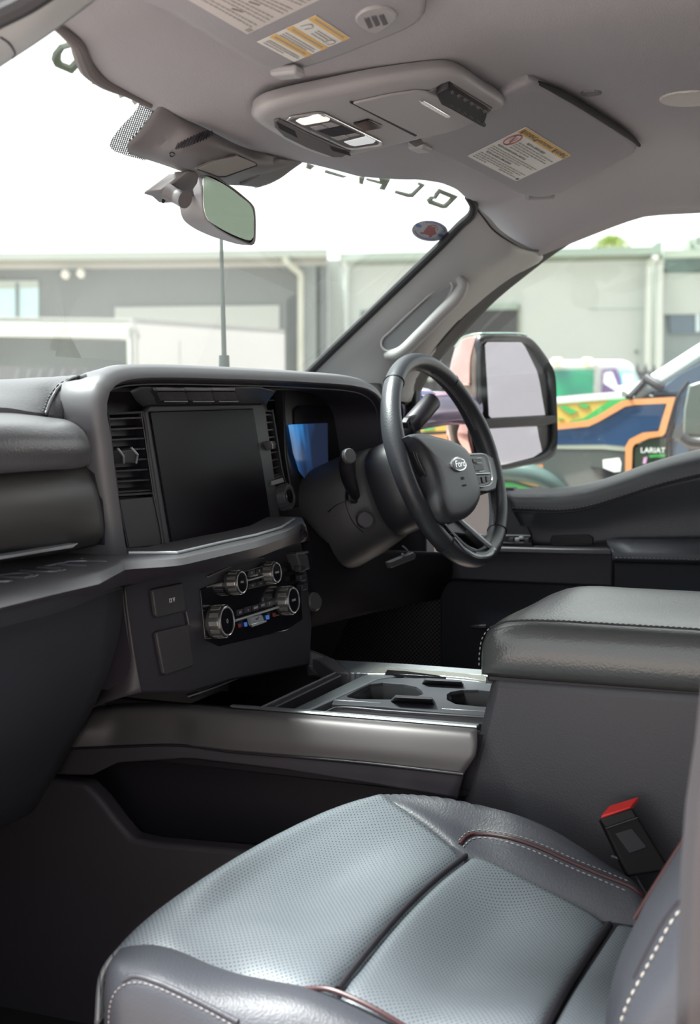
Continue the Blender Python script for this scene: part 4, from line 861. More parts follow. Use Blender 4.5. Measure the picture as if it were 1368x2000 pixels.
# inner side bolster
b1 = pts([(742, 1551), (800, 1551), (870, 1558), (950, 1575), (1010, 1590), (1075, 1617), (1130, 1650), (1190, 1690), (1235, 1720), (1262, 1748), (1300, 1790)], [-.296, -.285, -.278]+[-.272]*8)
b2 = pts([(744, 1553), (800, 1568), (870, 1597), (935, 1628), (1005, 1640), (1060, 1660), (1110, 1682), (1180, 1710), (1240, 1732), (1258, 1752), (1300, 1800)], [-.299]*2+[-.300]*9)
b25 = pts([(746, 1555), (810, 1587), (870, 1625), (925, 1652), (1000, 1672), (1060, 1695), (1110, 1718), (1180, 1748), (1240, 1775), (1270, 1790), (1310, 1830)], [-.302]+[-.312]+[-.322]*9)
b3 = pts([(748, 1557), (815, 1603), (870, 1640), (910, 1668), (1000, 1712), (1060, 1741), (1110, 1766), (1180, 1800), (1240, 1830), (1280, 1848), (1320, 1870)], [-.304]+[-.318, -.33]+[-.340]*8)
sbol = loft('side_bolster', [[p+V(.03, 0, -.16) for p in b1], [p+V(.018, 0, -.05) for p in b1], b1, b2, b25, b3, [p+V(-.004, 0, -.02) for p in b3]], 70, 40, LEATHER, seat, thick=.004)
pip = pts([(899, 1650), (908, 1638), (925, 1630), (960, 1631), (1010, 1641), (1060, 1659), (1110, 1682), (1180, 1712), (1235, 1734), (1256, 1752)], [-.318, -.310, -.302]+[-.2985]*7)
tube('piping', hits(sbol, dense([(899, 1650), (908, 1638), (925, 1630), (960, 1631), (1010, 1641), (1060, 1659), (1110, 1682), (1180, 1712), (1235, 1734), (1256, 1752)], 50), .0008), .0024, PIPING, seat, n=70)
stitches('bolster_stitching', hits(sbol, dense([(897, 1642), (910, 1628), (930, 1622), (962, 1624), (1012, 1633), (1062, 1651), (1112, 1674), (1180, 1702), (1232, 1724)], 50), .0008), THREAD, seat, length=.0042, gap=.0026, r=.0006)
stitches('bolster_stitching', hits(sbol, dense([(905, 1655), (918, 1642), (935, 1637), (970, 1640), (1010, 1651), (1060, 1670), (1110, 1693), (1180, 1722), (1232, 1744)], 50), .0008), THREAD, seat, length=.0046, gap=.0026, r=.0008)
tube('cover_edge', pts([(1195, 1672), (1215, 1680), (1235, 1700), (1250, 1725), (1262, 1745)], -.262), .0018, PLASTIC2, seat)
# outer side bolster, nearest the door
i0 = pts([(240, 1851), (300, 1846), (350, 1858), (410, 1884), (470, 1904), (540, 1918), (610, 1932), (660, 1950), (730, 1978), (820, 2020), (900, 2070)], [-.728, -.722]+[-.715]*9)
i1 = pts([(228, 1862), (280, 1862), (340, 1880), (400, 1903), (460, 1920), (530, 1936), (600, 1955), (660, 1980), (720, 2010), (800, 2050), (880, 2100)], [-.745, -.750]+[-.752]*9)
i2 = pts([(214, 1885), (250, 1900), (300, 1915), (350, 1936), (410, 1968), (470, 2000), (530, 2030), (600, 2065), (660, 2095), (740, 2130), (800, 2160)], [-.770, -.782]+[-.787]*9)
i3 = pts([(206, 1915), (232, 1940), (280, 1960), (330, 1985), (390, 2020), (450, 2055), (520, 2090), (590, 2130), (650, 2160), (720, 2190), (780, 2220)], [-.776, -.794]+[-.798]*9)
i4 = pts([(204, 2010), (228, 2040), (270, 2060), (320, 2085), (380, 2120), (440, 2155), (510, 2190), (580, 2230), (640, 2260), (700, 2290), (760, 2320)], [-.772, -.794]+[-.798]*9)
lead = [i0[0]+V(.03, .02, -.02), i1[0]+V(.035, .02, -.03), i2[0]+V(.04, .02, -.03), i3[0]+V(.045, .02, -.03), i4[0]+V(.045, .02, -.03)]
L5 = [[l]+c for l, c in zip(lead, (i0, i1, i2, i3, i4))]
obol = loft('outer_bolster', [[p+V(.004, 0, -.016) for p in L5[0]]]+L5, 70, 44, LEATHER, seat, thick=.004)
seamo = pts([(213, 2010), (216, 1965), (226, 1935), (250, 1917), (275, 1916), (310, 1928), (350, 1946), (410, 1976), (460, 2004)], [-.780, -.787, -.789, -.789, -.790, -.791, -.791, -.791, -.791])
tube('outer_piping', hits(obol, dense([(240, 1915), (262, 1907), (300, 1916), (350, 1937), (410, 1967), (465, 1996)], 30), .0005), .0028, LEATHER, seat)
stitches('outer_stitching', hits(obol, dense([(213, 2010), (216, 1965), (226, 1938), (248, 1922), (275, 1920), (310, 1930), (350, 1948), (410, 1978), (460, 2006)], 50), .0008), THREAD, seat, length=.0042, gap=.0022, r=.0007)
tube('piping', pts([(592, 1932), (640, 1932), (690, 1950), (740, 1975), (800, 2010)], [-.722, -.725, -.728, -.73, -.73]), .0028, PIPING, seat)
box('seat_base', (-.52, .46, .84), (.40, .50, .20), BLACKP, seat, bevel=.02)
# backrest side bolster, at the right edge
o0 = pts([(1352, 1615), (1335, 1645), (1300, 1700), (1270, 1748), (1248, 1790), (1225, 1838), (1205, 1888), (1192, 1940), (1184, 2000), (1180, 2080)], -.62)
o1 = pts([(1360, 1635), (1345, 1665), (1312, 1715), (1285, 1760), (1262, 1805), (1240, 1850), (1220, 1900), (1206, 1950), (1198, 2005), (1194, 2080)], -.66)
o2 = pts([(1385, 1690), (1365, 1720), (1340, 1760), (1310, 1800), (1285, 1845), (1262, 1890), (1240, 1930), (1224, 1965), (1212, 2010), (1205, 2080)], -.72)
o3 = pts([(1430, 1740), (1410, 1770), (1385, 1805), (1355, 1840), (1325, 1880), (1300, 1920), (1275, 1955), (1255, 1990), (1245, 2020), (1238, 2080)], -.765)
o4 = pts([(1530, 1780), (1510, 1810), (1480, 1845), (1450, 1880), (1420, 1920), (1395, 1955), (1370, 1985), (1350, 2015), (1340, 2040), (1330, 2090)], -.78)
bbol = loft('backrest_bolster', [[p+V(.05, -.08, 0) for p in o0], [p+V(.01, -.01, 0) for p in o0], o0, o1, o2, o3, o4], 50, 40, LEATHER, seat, thick=.004)
tube('piping', [p+V(0, .0, 0) for p in pts([(1352, 1612), (1335, 1642), (1300, 1697), (1270, 1745), (1240, 1795)], -.62)], .0022, PIPING, seat)
tube('backrest_groove', hits(bbol, dense([(1345, 1748), (1320, 1770), (1290, 1812), (1270, 1850), (1252, 1885), (1240, 1910)], 20), .0), .0022, PLASTIC, seat)
stitches('backrest_stitching', hits(bbol, dense([(1375, 1715), (1345, 1760), (1315, 1800), (1290, 1845), (1266, 1890), (1244, 1930), (1227, 1965), (1214, 2005), (1208, 2040)], 40), .001), mat('pale_tan_thread', (.42, .40, .36), .6), seat, length=.0062, gap=.0034, r=.0015)
# seat belt buckle
bk = thing('seat_belt_buckle', 'black seat belt buckle with a red release button beside the near seat', 'seat belt buckle', (-.25, .36, .98))
bp0 = X(1235, 1640, -.262); bn = V(-.86, -.30, .34); bn /= np.linalg.norm(bn)
def BK(x, y, off=0.0): return PL(x, y, bp0+bn*off, bn)
prism('buckle_housing', [BK(x, y) for x, y in [(1173, 1599), (1236, 1577), (1300, 1682), (1306, 1700), (1228, 1712), (1216, 1690)]], -bn*.026, mat('buckle_black', (.006, .006, .007), .6, spec=.2), bk, bevel=.003, seg=3)
prism('buckle_top_band', [BK(x, y, .0012) for x, y in [(1173, 1600), (1235, 1578), (1246, 1597), (1184, 1618)]], -bn*.028, mat('buckle_band', (.010, .010, .011), .5, spec=.3), bk, bevel=.002)
tube('buckle_line', [BK(1184, 1618, .001), BK(1246, 1597, .001)], .0008, PLASTIC2, bk, n=4)
prism('buckle_badge', [BK(x, y, .001) for x, y in [(1202, 1628), (1235, 1617), (1266, 1655), (1230, 1668)]], -bn*.002, BLACKP, bk, bevel=.001)
RED = mat('release_red', (.72, .035, .03), .35)
prism('release_button', [BK(1175, 1594, -.002), BK(1233, 1575, -.002), BK(1234, 1573, -.006), PL(1248, 1556, bp0-bn*.024, bn), PL(1192, 1573, bp0-bn*.024, bn), BK(1178, 1588, -.006)], V(0, 0, -.006), RED, bk, bevel=.001)
# driver's seat, mostly hidden behind the armrest box
ds = thing('driver_seat', 'black leather driver seat behind the tall armrest box', 'seat', (.50, .35, .66))
prism('cushion', [V(.27, y, z) for y, z in [(.66, .96), (.70, 1.0), (.66, 1.03), (.45, 1.01), (.20, .98), (.12, .97), (.12, .86), (.64, .86)]], V(.46, 0, 0), LEATHER, ds, bevel=.02, seg=3)
prism('backrest', [V(.26, y, z) for y, z in [(.20, .96), (.19, 1.2), (.10, 1.5), (.02, 1.66), (-.09, 1.66), (-.02, 1.3), (.04, .92)]], V(.48, 0, 0), LEATHER, ds, bevel=.03, seg=3)
box('headrest', (.50, -.06, 1.77), (.27, .11, .19), LEATHER, ds, bevel=.035, seg=4)
for x in (.44, .56): tube('headrest_post', [V(x, -.05, 1.64), V(x, -.06, 1.72)], .006, SILVER, ds, n=4)
box('seat_base', (.5, .4, .80), (.40, .46, .14), BLACKP, ds, bevel=.02)
# ================================================================ steering column and wheel
WC = V(.4034, .8366, 1.4411); wt, wy = .3361, -.0967
WN = V(math.sin(wy)*math.cos(wt), -math.cos(wy)*math.cos(wt), math.sin(wt))
WU = np.cross(V(0, 0, 1), WN); WU /= np.linalg.norm(WU); WV = np.cross(WN, WU)
def WP(px, py, off=0.0): return PL(px, py, WC+WN*off, WN)
colm = thing('steering_column', 'dark grey steering column shroud with two stalks behind the wheel', 'steering column', tuple(WC-WN*.25))
def ring(s, w, ht, hb, cx=0.0, n=40, sq=2.6):
    out = []
    for i in range(n):
        a = 2*math.pi*i/n; ca, sa = math.cos(a), math.sin(a)
        r = 1/((abs(ca)**sq+abs(sa)**sq)**(1/sq)); h = ht if sa > 0 else hb
        out.append(WC-WN*s+WU*(cx+w*r*ca)+WV*(h*r*sa))
    return out
COLM = mat('column_plastic', (.040, .038, .042), .5, bump=('noise', 1000, .15))
COLD = mat('column_collar', (.022, .022, .027), .42)
gridmesh('column_shroud', [ring(.125, .064, .058, .095), ring(.135, .076, .066, .105), ring(.19, .092, .070, .120), ring(.25, .102, .066, .130), ring(.34, .108, .055, .14)], COLM, colm, closed_u=True, cap=True, angle=50)
gridmesh('column_collar', [ring(.040, .040, .045, .055), ring(.050, .056, .060, .075), ring(.085, .068, .066, .098), ring(.122, .072, .064, .102), ring(.130, .066, .058, .096)], COLD, colm, closed_u=True, cap=True, angle=50)
# gear selector on the left of the column
gs = tube('gear_selector', [Y(694, 968, .985), Y(689, 955, .975), Y(682, 935, .968), Y(679, 915, .962), Y(680, 892, .955), Y(682, 884, .953)], [.009, .010, .012, .0135, .0145, .013], BLACKP, colm, n=40, k=18, angle=60)
lathe('selector_cap', Y(684, 890, .941), (-.45, -.9, .25), [(-.006, .013), (0, .0128), (.0015, .0115), (.0017, .0004)], PLASTIC3, colm, n=32)
lathe('selector_boot', Y(695, 967, .985), (-.5, -.8, .2), [(-.01, .016), (.002, .0155), (.005, .012), (.005, .0004)], BLACKP, colm, n=24)
tube('boot_surround', [Y(685, 945, .99), Y(703, 940, .985), Y(709, 968, .985), Y(700, 984, .99), Y(683, 978, .99)], .0012, PLASTIC3, colm, closed=True)
lathe('column_button', Y(714, 1015, .955), (-.85, -.45, .15), [(-.012, .0150), (.0, .0150), (.002, .0135), (.0022, .0004)], PLASTIC, colm, n=32)
tube('button_ring', [Y(714, 1015, .953)+WV*.0158*math.sin(a)+V(-.35, .93, 0)*.0158*math.cos(a) for a in np.linspace(0, 6.283, 25)[:-1]], .0009, BLACKP, colm, closed=True)
tube('shroud_seam', [Y(641, 1000, 1.03), Y(660, 985, 1.0), Y(685, 975, .98)], .0009, BLACKP, colm)
tube('shroud_seam', [Y(677, 948, .985), Y(676, 985, .975), Y(690, 1020, .965), Y(710, 1040, .955)], .0009, BLACKP, colm)
# multifunction stalk
sd_ = V(.62, -.12, .76); sd_ /= np.linalg.norm(sd_)
stk = tube('stalk', [Y(778, 862, .945), Y(795, 842, .915), Y(806, 828, .905)], [.008, .011, .014], BLACKP, colm, n=14, k=16)
p0, p1 = Y(803, 830, .905), Y(845, 783, .885)
ax = (p1-p0); L_ = np.linalg.norm(ax); ax /= L_
lathe('stalk_barrel', p0, ax, [(-.006, .012), (0, .0165), (.01, .0178), (L_-.002, .0172), (L_+.001, .0160), (L_+.0015, .0004)], PLASTIC, stk, n=36)
prism('stalk_switch', [Y(794, 826, .888), Y(801, 815, .885), Y(816, 811, .882), Y(803, 828, .884), Y(800, 838, .886)], (0, .012, 0), BLACKP, stk, bevel=.002)
tube('switch_outline', [Y(793, 826, .886), Y(801, 814, .883), Y(817, 810, .880)], .0009, PLASTIC3, stk)

sw_ = thing('steering_wheel', 'black leather steering wheel with oval badge, lit by the side window', 'steering wheel', tuple(WC))
RIM = mat('rim_leather', (.030, .032, .038), .38, bump=('leather', 520, .18))
R_, r_ = .181, .0166
def rimp(a, off=0.0): return WC+(R_+off)*(WU*math.cos(a)+WV*math.sin(a))
rows = []
for i in range(120):
    a = 2*math.pi*i/120; e = WU*math.cos(a)+WV*math.sin(a); fat = 1.0+.10*(math.exp(-((a-.25)/.25)**2)+math.exp(-((a-2.89)/.25)**2))
    rows.append([WC+e*R_+r_*fat*(e*math.cos(b)*.93+WN*math.sin(b)*1.05) for b in np.linspace(0, 2*math.pi, 24, endpoint=False)])
rows.append(rows[0])
gridmesh('rim', rows, RIM, sw_, closed_u=True)
for ad in (128, 52, -52, -128):
    a = math.radians(ad); e = WU*math.cos(a)+WV*math.sin(a)
    tube('rim_seam', [WC+e*R_+(r_*1.02)*(e*math.cos(b)*.93+WN*math.sin(b)*1.05) for b in np.linspace(0, 2*math.pi, 24, endpoint=False)], .0013, BLACKP, sw_, closed=True, smoothpath=False, k=6)
def cross_st(a0, a1, m, inner=-.0174, dn=.004):
    n = int(abs(a1-a0)*R_/.0042); ps = []
    for i in range(n):
        a = a0+(a1-a0)*i/n; e = WU*math.cos(a)+WV*math.sin(a); tg = -WU*math.sin(a)+WV*math.cos(a)
        for sgn in (-1, 1):
            d = (WN*.8+tg*.5*sgn); d /= np.linalg.norm(d); c = WC+e*(R_+inner)+WN*(.002+sgn*.0016)
            s = np.cross(d, e); s /= np.linalg.norm(s)
            ps.append(bx(c, (.0044, .0009, .0012), rot=np.stack([d, s, np.cross(d, s)], 1)))
    merged('rim_stitching', ps, m, sw_, smooth=False)
cross_st(math.radians(-50), math.radians(-4), mat('rim_thread', (.16, .14, .15), .6)); cross_st(math.radians(18), math.radians(75), MATS['rim_thread'])
# hub with air bag cover
HUB = mat('hub_cover', (.034, .036, .042), .45, bump=('noise', 800, .15))
ho = [(797, 852), (806, 848), (822, 847), (852, 853), (881, 862), (904, 875), (914, 888), (923, 914), (933, 948), (936, 968), (930, 990), (912, 1010), (892, 1018), (870, 1016), (855, 990), (848, 950), (838, 915), (820, 880)]
f0 = [WP(x, y, .030) for x, y in ho]; c0 = sum(f0)/len(f0)
oc = cr(f0, 72, closed=True)
gridmesh('airbag_cover', [[p-WN*.045 for p in oc], [p-WN*.012 for p in oc], oc, [c0+(p-c0)*.94+WN*.0065 for p in oc], [c0+(p-c0)*.82+WN*.010 for p in oc], [c0+(p-c0)*.5+WN*.011 for p in oc], [c0+(p-c0)*.02+WN*.011 for p in oc]], HUB, sw_, closed_u=True, cap=True, angle=60)
bc = PL(896, 907, WC+WN*.0425, WN)
ov = lambda a, b, k: [bc+WN*k+WU*a*math.cos(t)+WV*b*math.sin(t) for t in np.linspace(0, 2*math.pi, 40, endpoint=False)]
bd = gridmesh('badge', [ov(.0290, .0128, -.004), ov(.0290, .0128, .0012), ov(.0278, .0117, .0022), ov(.0250, .0098, .0014)], CHROME, sw_, closed_u=True, cap=True)
gridmesh('badge_field', [ov(.0252, .0100, .0012), ov(.0248, .0097, .0020), ov(.001, .001, .0024)], mat('badge_navy', (.02, .03, .07), .25), bd, closed_u=True, cap=True)
text('badge_script', 'Ford', bc+WN*.0026, WU, WV, .0165, CHROME, bd, shear=.25, extrude=.0004, sx=1.25, outline=0)
text('hub_marking', 'SRS', PL(905, 934, WC+WN*.0418, WN), WU, WV, .007, BLACKP, sw_); text('hub_marking', 'AIRBAG', PL(908, 948, WC+WN*.0415, WN), WU, WV, .0045, BLACKP, sw_)
# right spoke with its buttons, left spoke, lower spoke
SPK2 = mat('spoke_black', (.018, .018, .021), .35)
prism('spoke', [WP(x, y, .012) for x, y in [(905, 884), (950, 884), (968, 895), (974, 935), (970, 957), (955, 962), (932, 962)]], -WN*.022, RIM, sw_, bevel=.004, seg=3)
prism('spoke_panel', [WP(x, y, .018) for x, y in [(912, 889), (944, 889), (952, 897), (957, 912), (961, 938), (956, 947), (945, 950), (933, 949)]], -WN*.012, SPK2, sw_, bevel=.002)
tube('spoke_trim', [WP(x, y, .019) for x, y in [(912, 888), (930, 887), (945, 888), (953, 896), (958, 912), (962, 936), (958, 946), (948, 950), (934, 950)]], .0013, SILVER, sw_, n=50)
tube('spoke_bar', [WP(927, 926, .020), WP(957, 925, .020)], .0017, SILVER, sw_, n=6)
for q in [[(924, 896), (942, 895), (944, 903), (926, 904)], [(926, 907), (944, 906), (947, 918), (929, 920)], [(915, 897), (921, 896), (926, 918), (920, 919)], [(931, 932), (938, 931), (941, 944), (934, 945)], [(941, 931), (948, 931), (950, 943), (944, 944)], [(950, 930), (956, 930), (957, 939), (952, 942)]]:
    prism('wheel_button', [WP(x, y, .020) for x, y in q], -WN*.004, PLASTIC2, sw_, bevel=.001)
for a, b in [((931, 895), (941, 895)), ((932, 904), (942, 904)), ((937, 921), (946, 920))]: tube('button_line', [WP(*a, .0212), WP(*b, .0212)], .0008, SILVER, sw_, n=4)
prism('spoke', [WP(x, y, .010) for x, y in [(778, 850), (800, 850), (822, 880), (840, 920), (852, 955), (846, 962), (822, 940), (800, 910)]], -WN*.02, RIM, sw_, bevel=.004, seg=3)
prism('spoke_panel', [WP(x, y, .020) for x, y in [(801, 864), (808, 868), (826, 890), (842, 930), (848, 944), (838, 937), (824, 918), (812, 890)]], -WN*.012, SPK2, sw_, bevel=.002)
tube('spoke_trim', [WP(x, y, .0245) for x, y in [(799, 853), (806, 860), (820, 874), (830, 890)]], .0011, PLASTIC3, sw_, n=20)
tube('spoke_trim', [WP(x, y, .0225) for x, y in [(812, 875), (815, 890), (825, 915), (838, 932), (849, 943)]], .0011, PLASTIC3, sw_, n=20)
for q in [[(818, 879), (826, 886), (831, 899), (822, 893)], [(823, 896), (832, 902), (836, 913), (828, 910)], [(826, 915), (838, 920), (844, 934), (834, 930)]]:
    prism('wheel_button', [WP(x, y, .0225) for x, y in q], -WN*.004, PLASTIC, sw_, bevel=.001)
# lower forked spoke
def wl_(L, o): return [WP(x, y, o) for x, y in L]
prism('spoke_plate', wl_([(866, 1020), (898, 1010), (962, 1068), (952, 1076), (935, 1080), (914, 1068), (890, 1048)], .004), -WN*.008, GLOSSB, sw_, bevel=.002)
prism('spoke_upper_plate', wl_([(868, 1018), (900, 1012), (914, 1034), (909, 1044), (886, 1041)], .014), -WN*.008, mat('spoke_slate', (.06, .065, .075), .35), sw_, bevel=.002)
loft('fork_trim', [wl_([(893, 1013), (912, 1030), (935, 1051), (957, 1070)], .020), wl_([(899, 1011), (919, 1029), (941, 1049), (961, 1067)], .022), wl_([(903, 1012), (923, 1030), (945, 1050), (963, 1066)], .016)], 30, 6, SILVER, sw_, thick=.006)
loft('fork_trim', [wl_([(870, 1024), (890, 1048), (912, 1068), (934, 1078)], .018), wl_([(873, 1023), (893, 1046), (914, 1065), (935, 1075)], .020)], 24, 4, SILVER, sw_, thick=.004)
loft('lower_trim', [wl_([(890, 1046), (914, 1069), (935, 1079), (953, 1077), (964, 1067)], .014), wl_([(889, 1050), (913, 1076), (937, 1087), (959, 1084), (970, 1072)], .020), wl_([(888, 1054), (912, 1082), (937, 1093), (961, 1089), (973, 1076)], .014)], 40, 10, mat('lower_trim_silver', (.26, .28, .30), .38, metal=.4), sw_, thick=.005)
# ================================================================ overhead
PLN = [None]
def RF(L, off):
    if PLN[0] is None: return [onroof(x, y, off) for x, y in L]
    c, n = PLN[0]; return [PL(x, y, c+n*off, n) for x, y in L]
UP = (0, 0, 1)
def roofpanel(name, px, off, th, material, par, bevel=.004, seg=3, n=None, plane=True):
    P = RF(px, off)
    if n: P = cr(P, n, closed=True)
    return prism(name, P, V(0, 0, th), material, par, bevel=bevel, seg=seg)
# far sun visor
vd = thing('sun_visor', 'grey sun visor over the driver with a yellow-banded warning sticker', 'sun visor', tuple(onroof(1040, 290, .02)), 'sun visors under the front of the roof')
VD = [(1035, 161), (1060, 170), (1100, 190), (1180, 238), (1236, 276), (1246, 289), (1240, 300), (1200, 322), (1130, 360), (1085, 382), (1055, 387), (1020, 382), (960, 354), (880, 316), (830, 292), (812, 284), (830, 270), (940, 212)]
def useplane(px, keep):
    PLN[0] = None; P = RF(px, 0.0); c, n = fitplane(P); m = [0.0]
    pts_ = [(a[0]*(1-t)+b[0]*t, a[1]*(1-t)+b[1]*t) for a in px for b in px for t in (0, .5)]
    top_ = max(float(np.dot(p-c, n)) for p in RF(pts_, 0.0)); PLN[0] = (c+n*max(0.0, top_-keep), n)
def slab(name, px, o1, o2, material, par, rnd=.010, n=90):
    P = cr(RF(px, o1), n, closed=True); c = sum(P)/len(P); up = V(0, 0, 1) if PLN[0] is None else -PLN[0][1]
    def inset(d): 
        out = []
        for i, p in enumerate(P):
            t = P[(i+1) % n]-P[i-1]; q = np.cross(t, up); q /= np.linalg.norm(q)
            if np.dot(q, c-p) < 0: q = -q
            out.append(p+q*d)
        return out
    th = o1-o2
    rows = [[p+up*th for p in inset(rnd*.5)], [p+up*th*.5 for p in P], [p+up*rnd*.5 for p in inset(rnd*.1)], [p+up*rnd*.12 for p in inset(rnd*.55)], inset(rnd*1.3)]
    return gridmesh(name, rows, material, par, closed_u=True, cap=True, angle=50)
useplane([VD[0], VD[4], VD[5], VD[9], VD[11], VD[14], VD[15]], .008)
slab('visor_panel', VD, .016, -.004, VISORM, vd, .007)
tube('recess_gap_shadow', RF([(1030, 158), (1050, 162), (1100, 184), (1180, 233), (1236, 271), (1249, 284)], .010), [.003, .006, .006, .006, .006, .003], mat('gap_shadow_cloth', (.03, .028, .032), .9), vd, n=40)  # dark tube painting the shadow along the visor's rear edge
box('visor_clip', RF([(822, 283)], .010)[0], (.045, .028, .02), OHC, vd, bevel=.006, seg=3)
prism('clip_recess', RF([(797, 279), (812, 276), (835, 281), (846, 290), (826, 294), (808, 287)], .018), V(0, 0, .012), OHD, vd, bevel=.003)
tube('visor_pivot', RF([(1030, 385), (1055, 384), (1080, 383)], .010), .006, VISORM, vd)
LW = mat('label_white', (.62, .62, .60), .6); LY = mat('label_amber', (.62, .40, .14), .6); INK = mat('label_ink', (.10, .10, .10), .7); INKS = mat('label_fine_print', (.30, .29, .28), .7); INKR = mat('label_red', (.33, .09, .09), .7)
def label(root, quad, off):
    """quad: px corners TL, TR, BR, BL as the label is read"""
    q = RF(quad, off)
    def at(u, v, d=.0): return (q[0]*(1-u)+q[1]*u)*(1-v)+(q[3]*(1-u)+q[2]*u)*v+V(0, 0, -d)
    return q, at
def quadm(at, u0, u1, v0, v1, d): return [at(u0, v0, d), at(u1, v0, d), at(u1, v1, d), at(u0, v1, d)]
st_ = thing('warning_sticker', 'white airbag warning sticker with an amber band and red child-seat sign on the driver visor', 'sticker', tuple(onroof(1015, 300, .03)), 'warning stickers on the sun visors')
q, at = label(st_, [(1028, 248), (1117, 303), (1009, 354), (913, 305)], .0170)
prism('sticker_sheet', cr([at(.02, 0), at(.98, 0), at(1, .02), at(1, .98), at(.98, 1), at(.02, 1), at(0, .98), at(0, .02)], 8, closed=True) if 0 else [at(.02, 0), at(.98, 0), at(1, .02), at(1, .98), at(.98, 1), at(.02, 1), at(0, .98), at(0, .02)], V(0, 0, .0004), LW, st_, bevel=0)
prism('amber_band', quadm(at, .01, .99, .01, .155, .0004), V(0, 0, .0004), LY, st_, bevel=0)
ux = at(1, 0)-at(0, 0); vy = at(0, 0)-at(0, 1); Hh = np.linalg.norm(vy)
for k, w in enumerate(['\u25b2WARNING', '\u25b2AVERTISSEMENT', '\u25b2WARNING']): text('band_word', w.replace('\u25b2', ''), at([.16, .50, .83][k], .085, .0008), ux, vy, Hh*[.12, .085, .12][k], INK, st_, extrude=.0001)
tri = []
for u in (.04, .31, .71):
    a, b, c = at(u, .14, .0008), at(u+.035, .14, .0008), at(u+.017, .03, .0008); tri.append(pr([a, b, c], V(0, 0, .0002)))
merged('triangle', tri, INK, st_, smooth=False)
cc = at(.105, .31, .0009); e1 = ux/np.linalg.norm(ux); e2 = vy/np.linalg.norm(vy)
tube('no_entry_ring', [cc+(e1*math.cos(a)+e2*math.sin(a))*Hh*.145 for a in np.linspace(0, 6.283, 31)[:-1]], .0011, INKR, st_, closed=True, smoothpath=False, k=6)
tube('no_entry_bar', [cc+(e1*math.cos(a)+e2*math.sin(a))*Hh*.14 for a in (2.3, 5.44)], .0010, INKR, st_, n=3, k=6)
tube('seat_pictogram', [cc+e1*Hh*a+e2*Hh*b for a, b in ((-.07, .06), (-.03, -.04), (.03, -.05), (.06, .03), (.02, .07))], .0009, INKS, st_, k=6)
def lines(at, rows_, d, material, par, name='fine_print'):
    ps = []
    for (u0, u1, v, h) in rows_:
        u = u0
        while u < u1:
            w = random.uniform(.025, .07); ps.append(pr(quadm(at, u, min(u+w, u1), v, v+h, d), V(0, 0, .0001))); u += w+.012
    merged(name, ps, material, par, smooth=False)
text('heading', 'DEATH or SERIOUS INJURY', at(.50, .235, .0008), ux, vy, Hh*.062, INK, st_, extrude=.0001)
text('heading', 'RISQUE de BLESSURES GRAVES ou MORTELLES', at(.34, .52, .0008), ux, vy, Hh*.055, INK, st_, extrude=.0001)
text('heading', 'PELIGRO de MUERTE o SERIAS LESIONES', at(.32, .735, .0008), ux, vy, Hh*.055, INK, st_, extrude=.0001)
lines(at, [(.22, .95, .29, .022), (.22, .85, .34, .022), (.22, .92, .39, .022), (.22, .6, .44, .022), (.04, .95, .58, .02), (.04, .9, .625, .02), (.04, .7, .67, .02), (.04, .95, .79, .02), (.04, .9, .835, .02), (.04, .8, .88, .02), (.04, .3, .925, .02), (.55, .9, .925, .02)], .0006, INKS, st_)
prism('recycling_mark', quadm(at, .93, .975, .92, .965, .0006), V(0, 0, .0002), INK, st_, bevel=0)

# near sun visor
vp = thing('sun_visor', 'grey sun visor nearest the camera, cut by the top of the photo, with two stickers', 'sun visor', tuple(onroof(560, 60, .02)), 'sun visors under the front of the roof')
VPp = [(250, -14), (330, 30), (420, 84), (490, 126), (520, 141), (545, 146), (572, 142), (640, 122), (735, 85), (800, 58), (828, 38), (836, 14), (834, -20), (800, -70), (500, -110), (300, -60)]
useplane([VPp[1], VPp[3], VPp[6], VPp[8], VPp[10], VPp[12]], .010)
slab('visor_panel', VPp, .018, -.002, VISORM, vp, .008)
prism('clip_recess', RF([(528, 142), (545, 133), (562, 130), (584, 138), (583, 147), (560, 158), (545, 157)], .018), V(0, 0, .012), OHC, vp, bevel=.003)
box('visor_clip', RF([(562, 141)], .022)[0], (.030, .035, .012), OHC, vp, bevel=.004)
lg = prism('light_pod', cr(RF([(694, 38), (712, 22), (745, 16), (768, 22), (776, 36), (764, 48), (735, 66), (712, 58)], .0215), 24, closed=True), V(0, 0, .006), OHC, vp, bevel=.002)
for a in ((716, 38), (730, 34), (745, 32)):
    x, y = a; prism('pod_rib', RF([(x-5, y), (x+5, y-2), (x+13, y+16), (x+4, y+19)], .0230), V(0, 0, .003), PLASTIC3, lg, bevel=.0008)
s2 = thing('warning_sticker', 'white rollover warning sticker with amber bands on the near visor', 'sticker', tuple(onroof(590, 75, .03)), 'warning stickers on the sun visors')
q, at = label(s2, [(617, 30), (684, 74), (575, 121), (502, 82)], .0190)
prism('sticker_sheet', [at(0, 0), at(1, 0), at(1, 1), at(0, 1)], V(0, 0, .0004), LW, s2, bevel=0)
for v0, v1 in ((.01, .13), (.39, .50), (.68, .79)): prism('amber_band', quadm(at, .0, 1.0, v0, v1, .0004), V(0, 0, .0004), LY, s2, bevel=0)
ux = at(1, 0)-at(0, 0); vy = at(0, 0)-at(0, 1)
lines(at, [(.08, .9, .045, .03), (.4, .92, .20, .02), (.4, .8, .25, .02), (.4, .85, .31, .02), (.08, .92, .43, .03), (.08, .9, .55, .02), (.08, .95, .60, .02), (.08, .8, .645, .02), (.08, .9, .72, .03), (.08, .9, .84, .02), (.08, .95, .88, .02), (.08, .6, .93, .02)], .0007, INKS, s2)
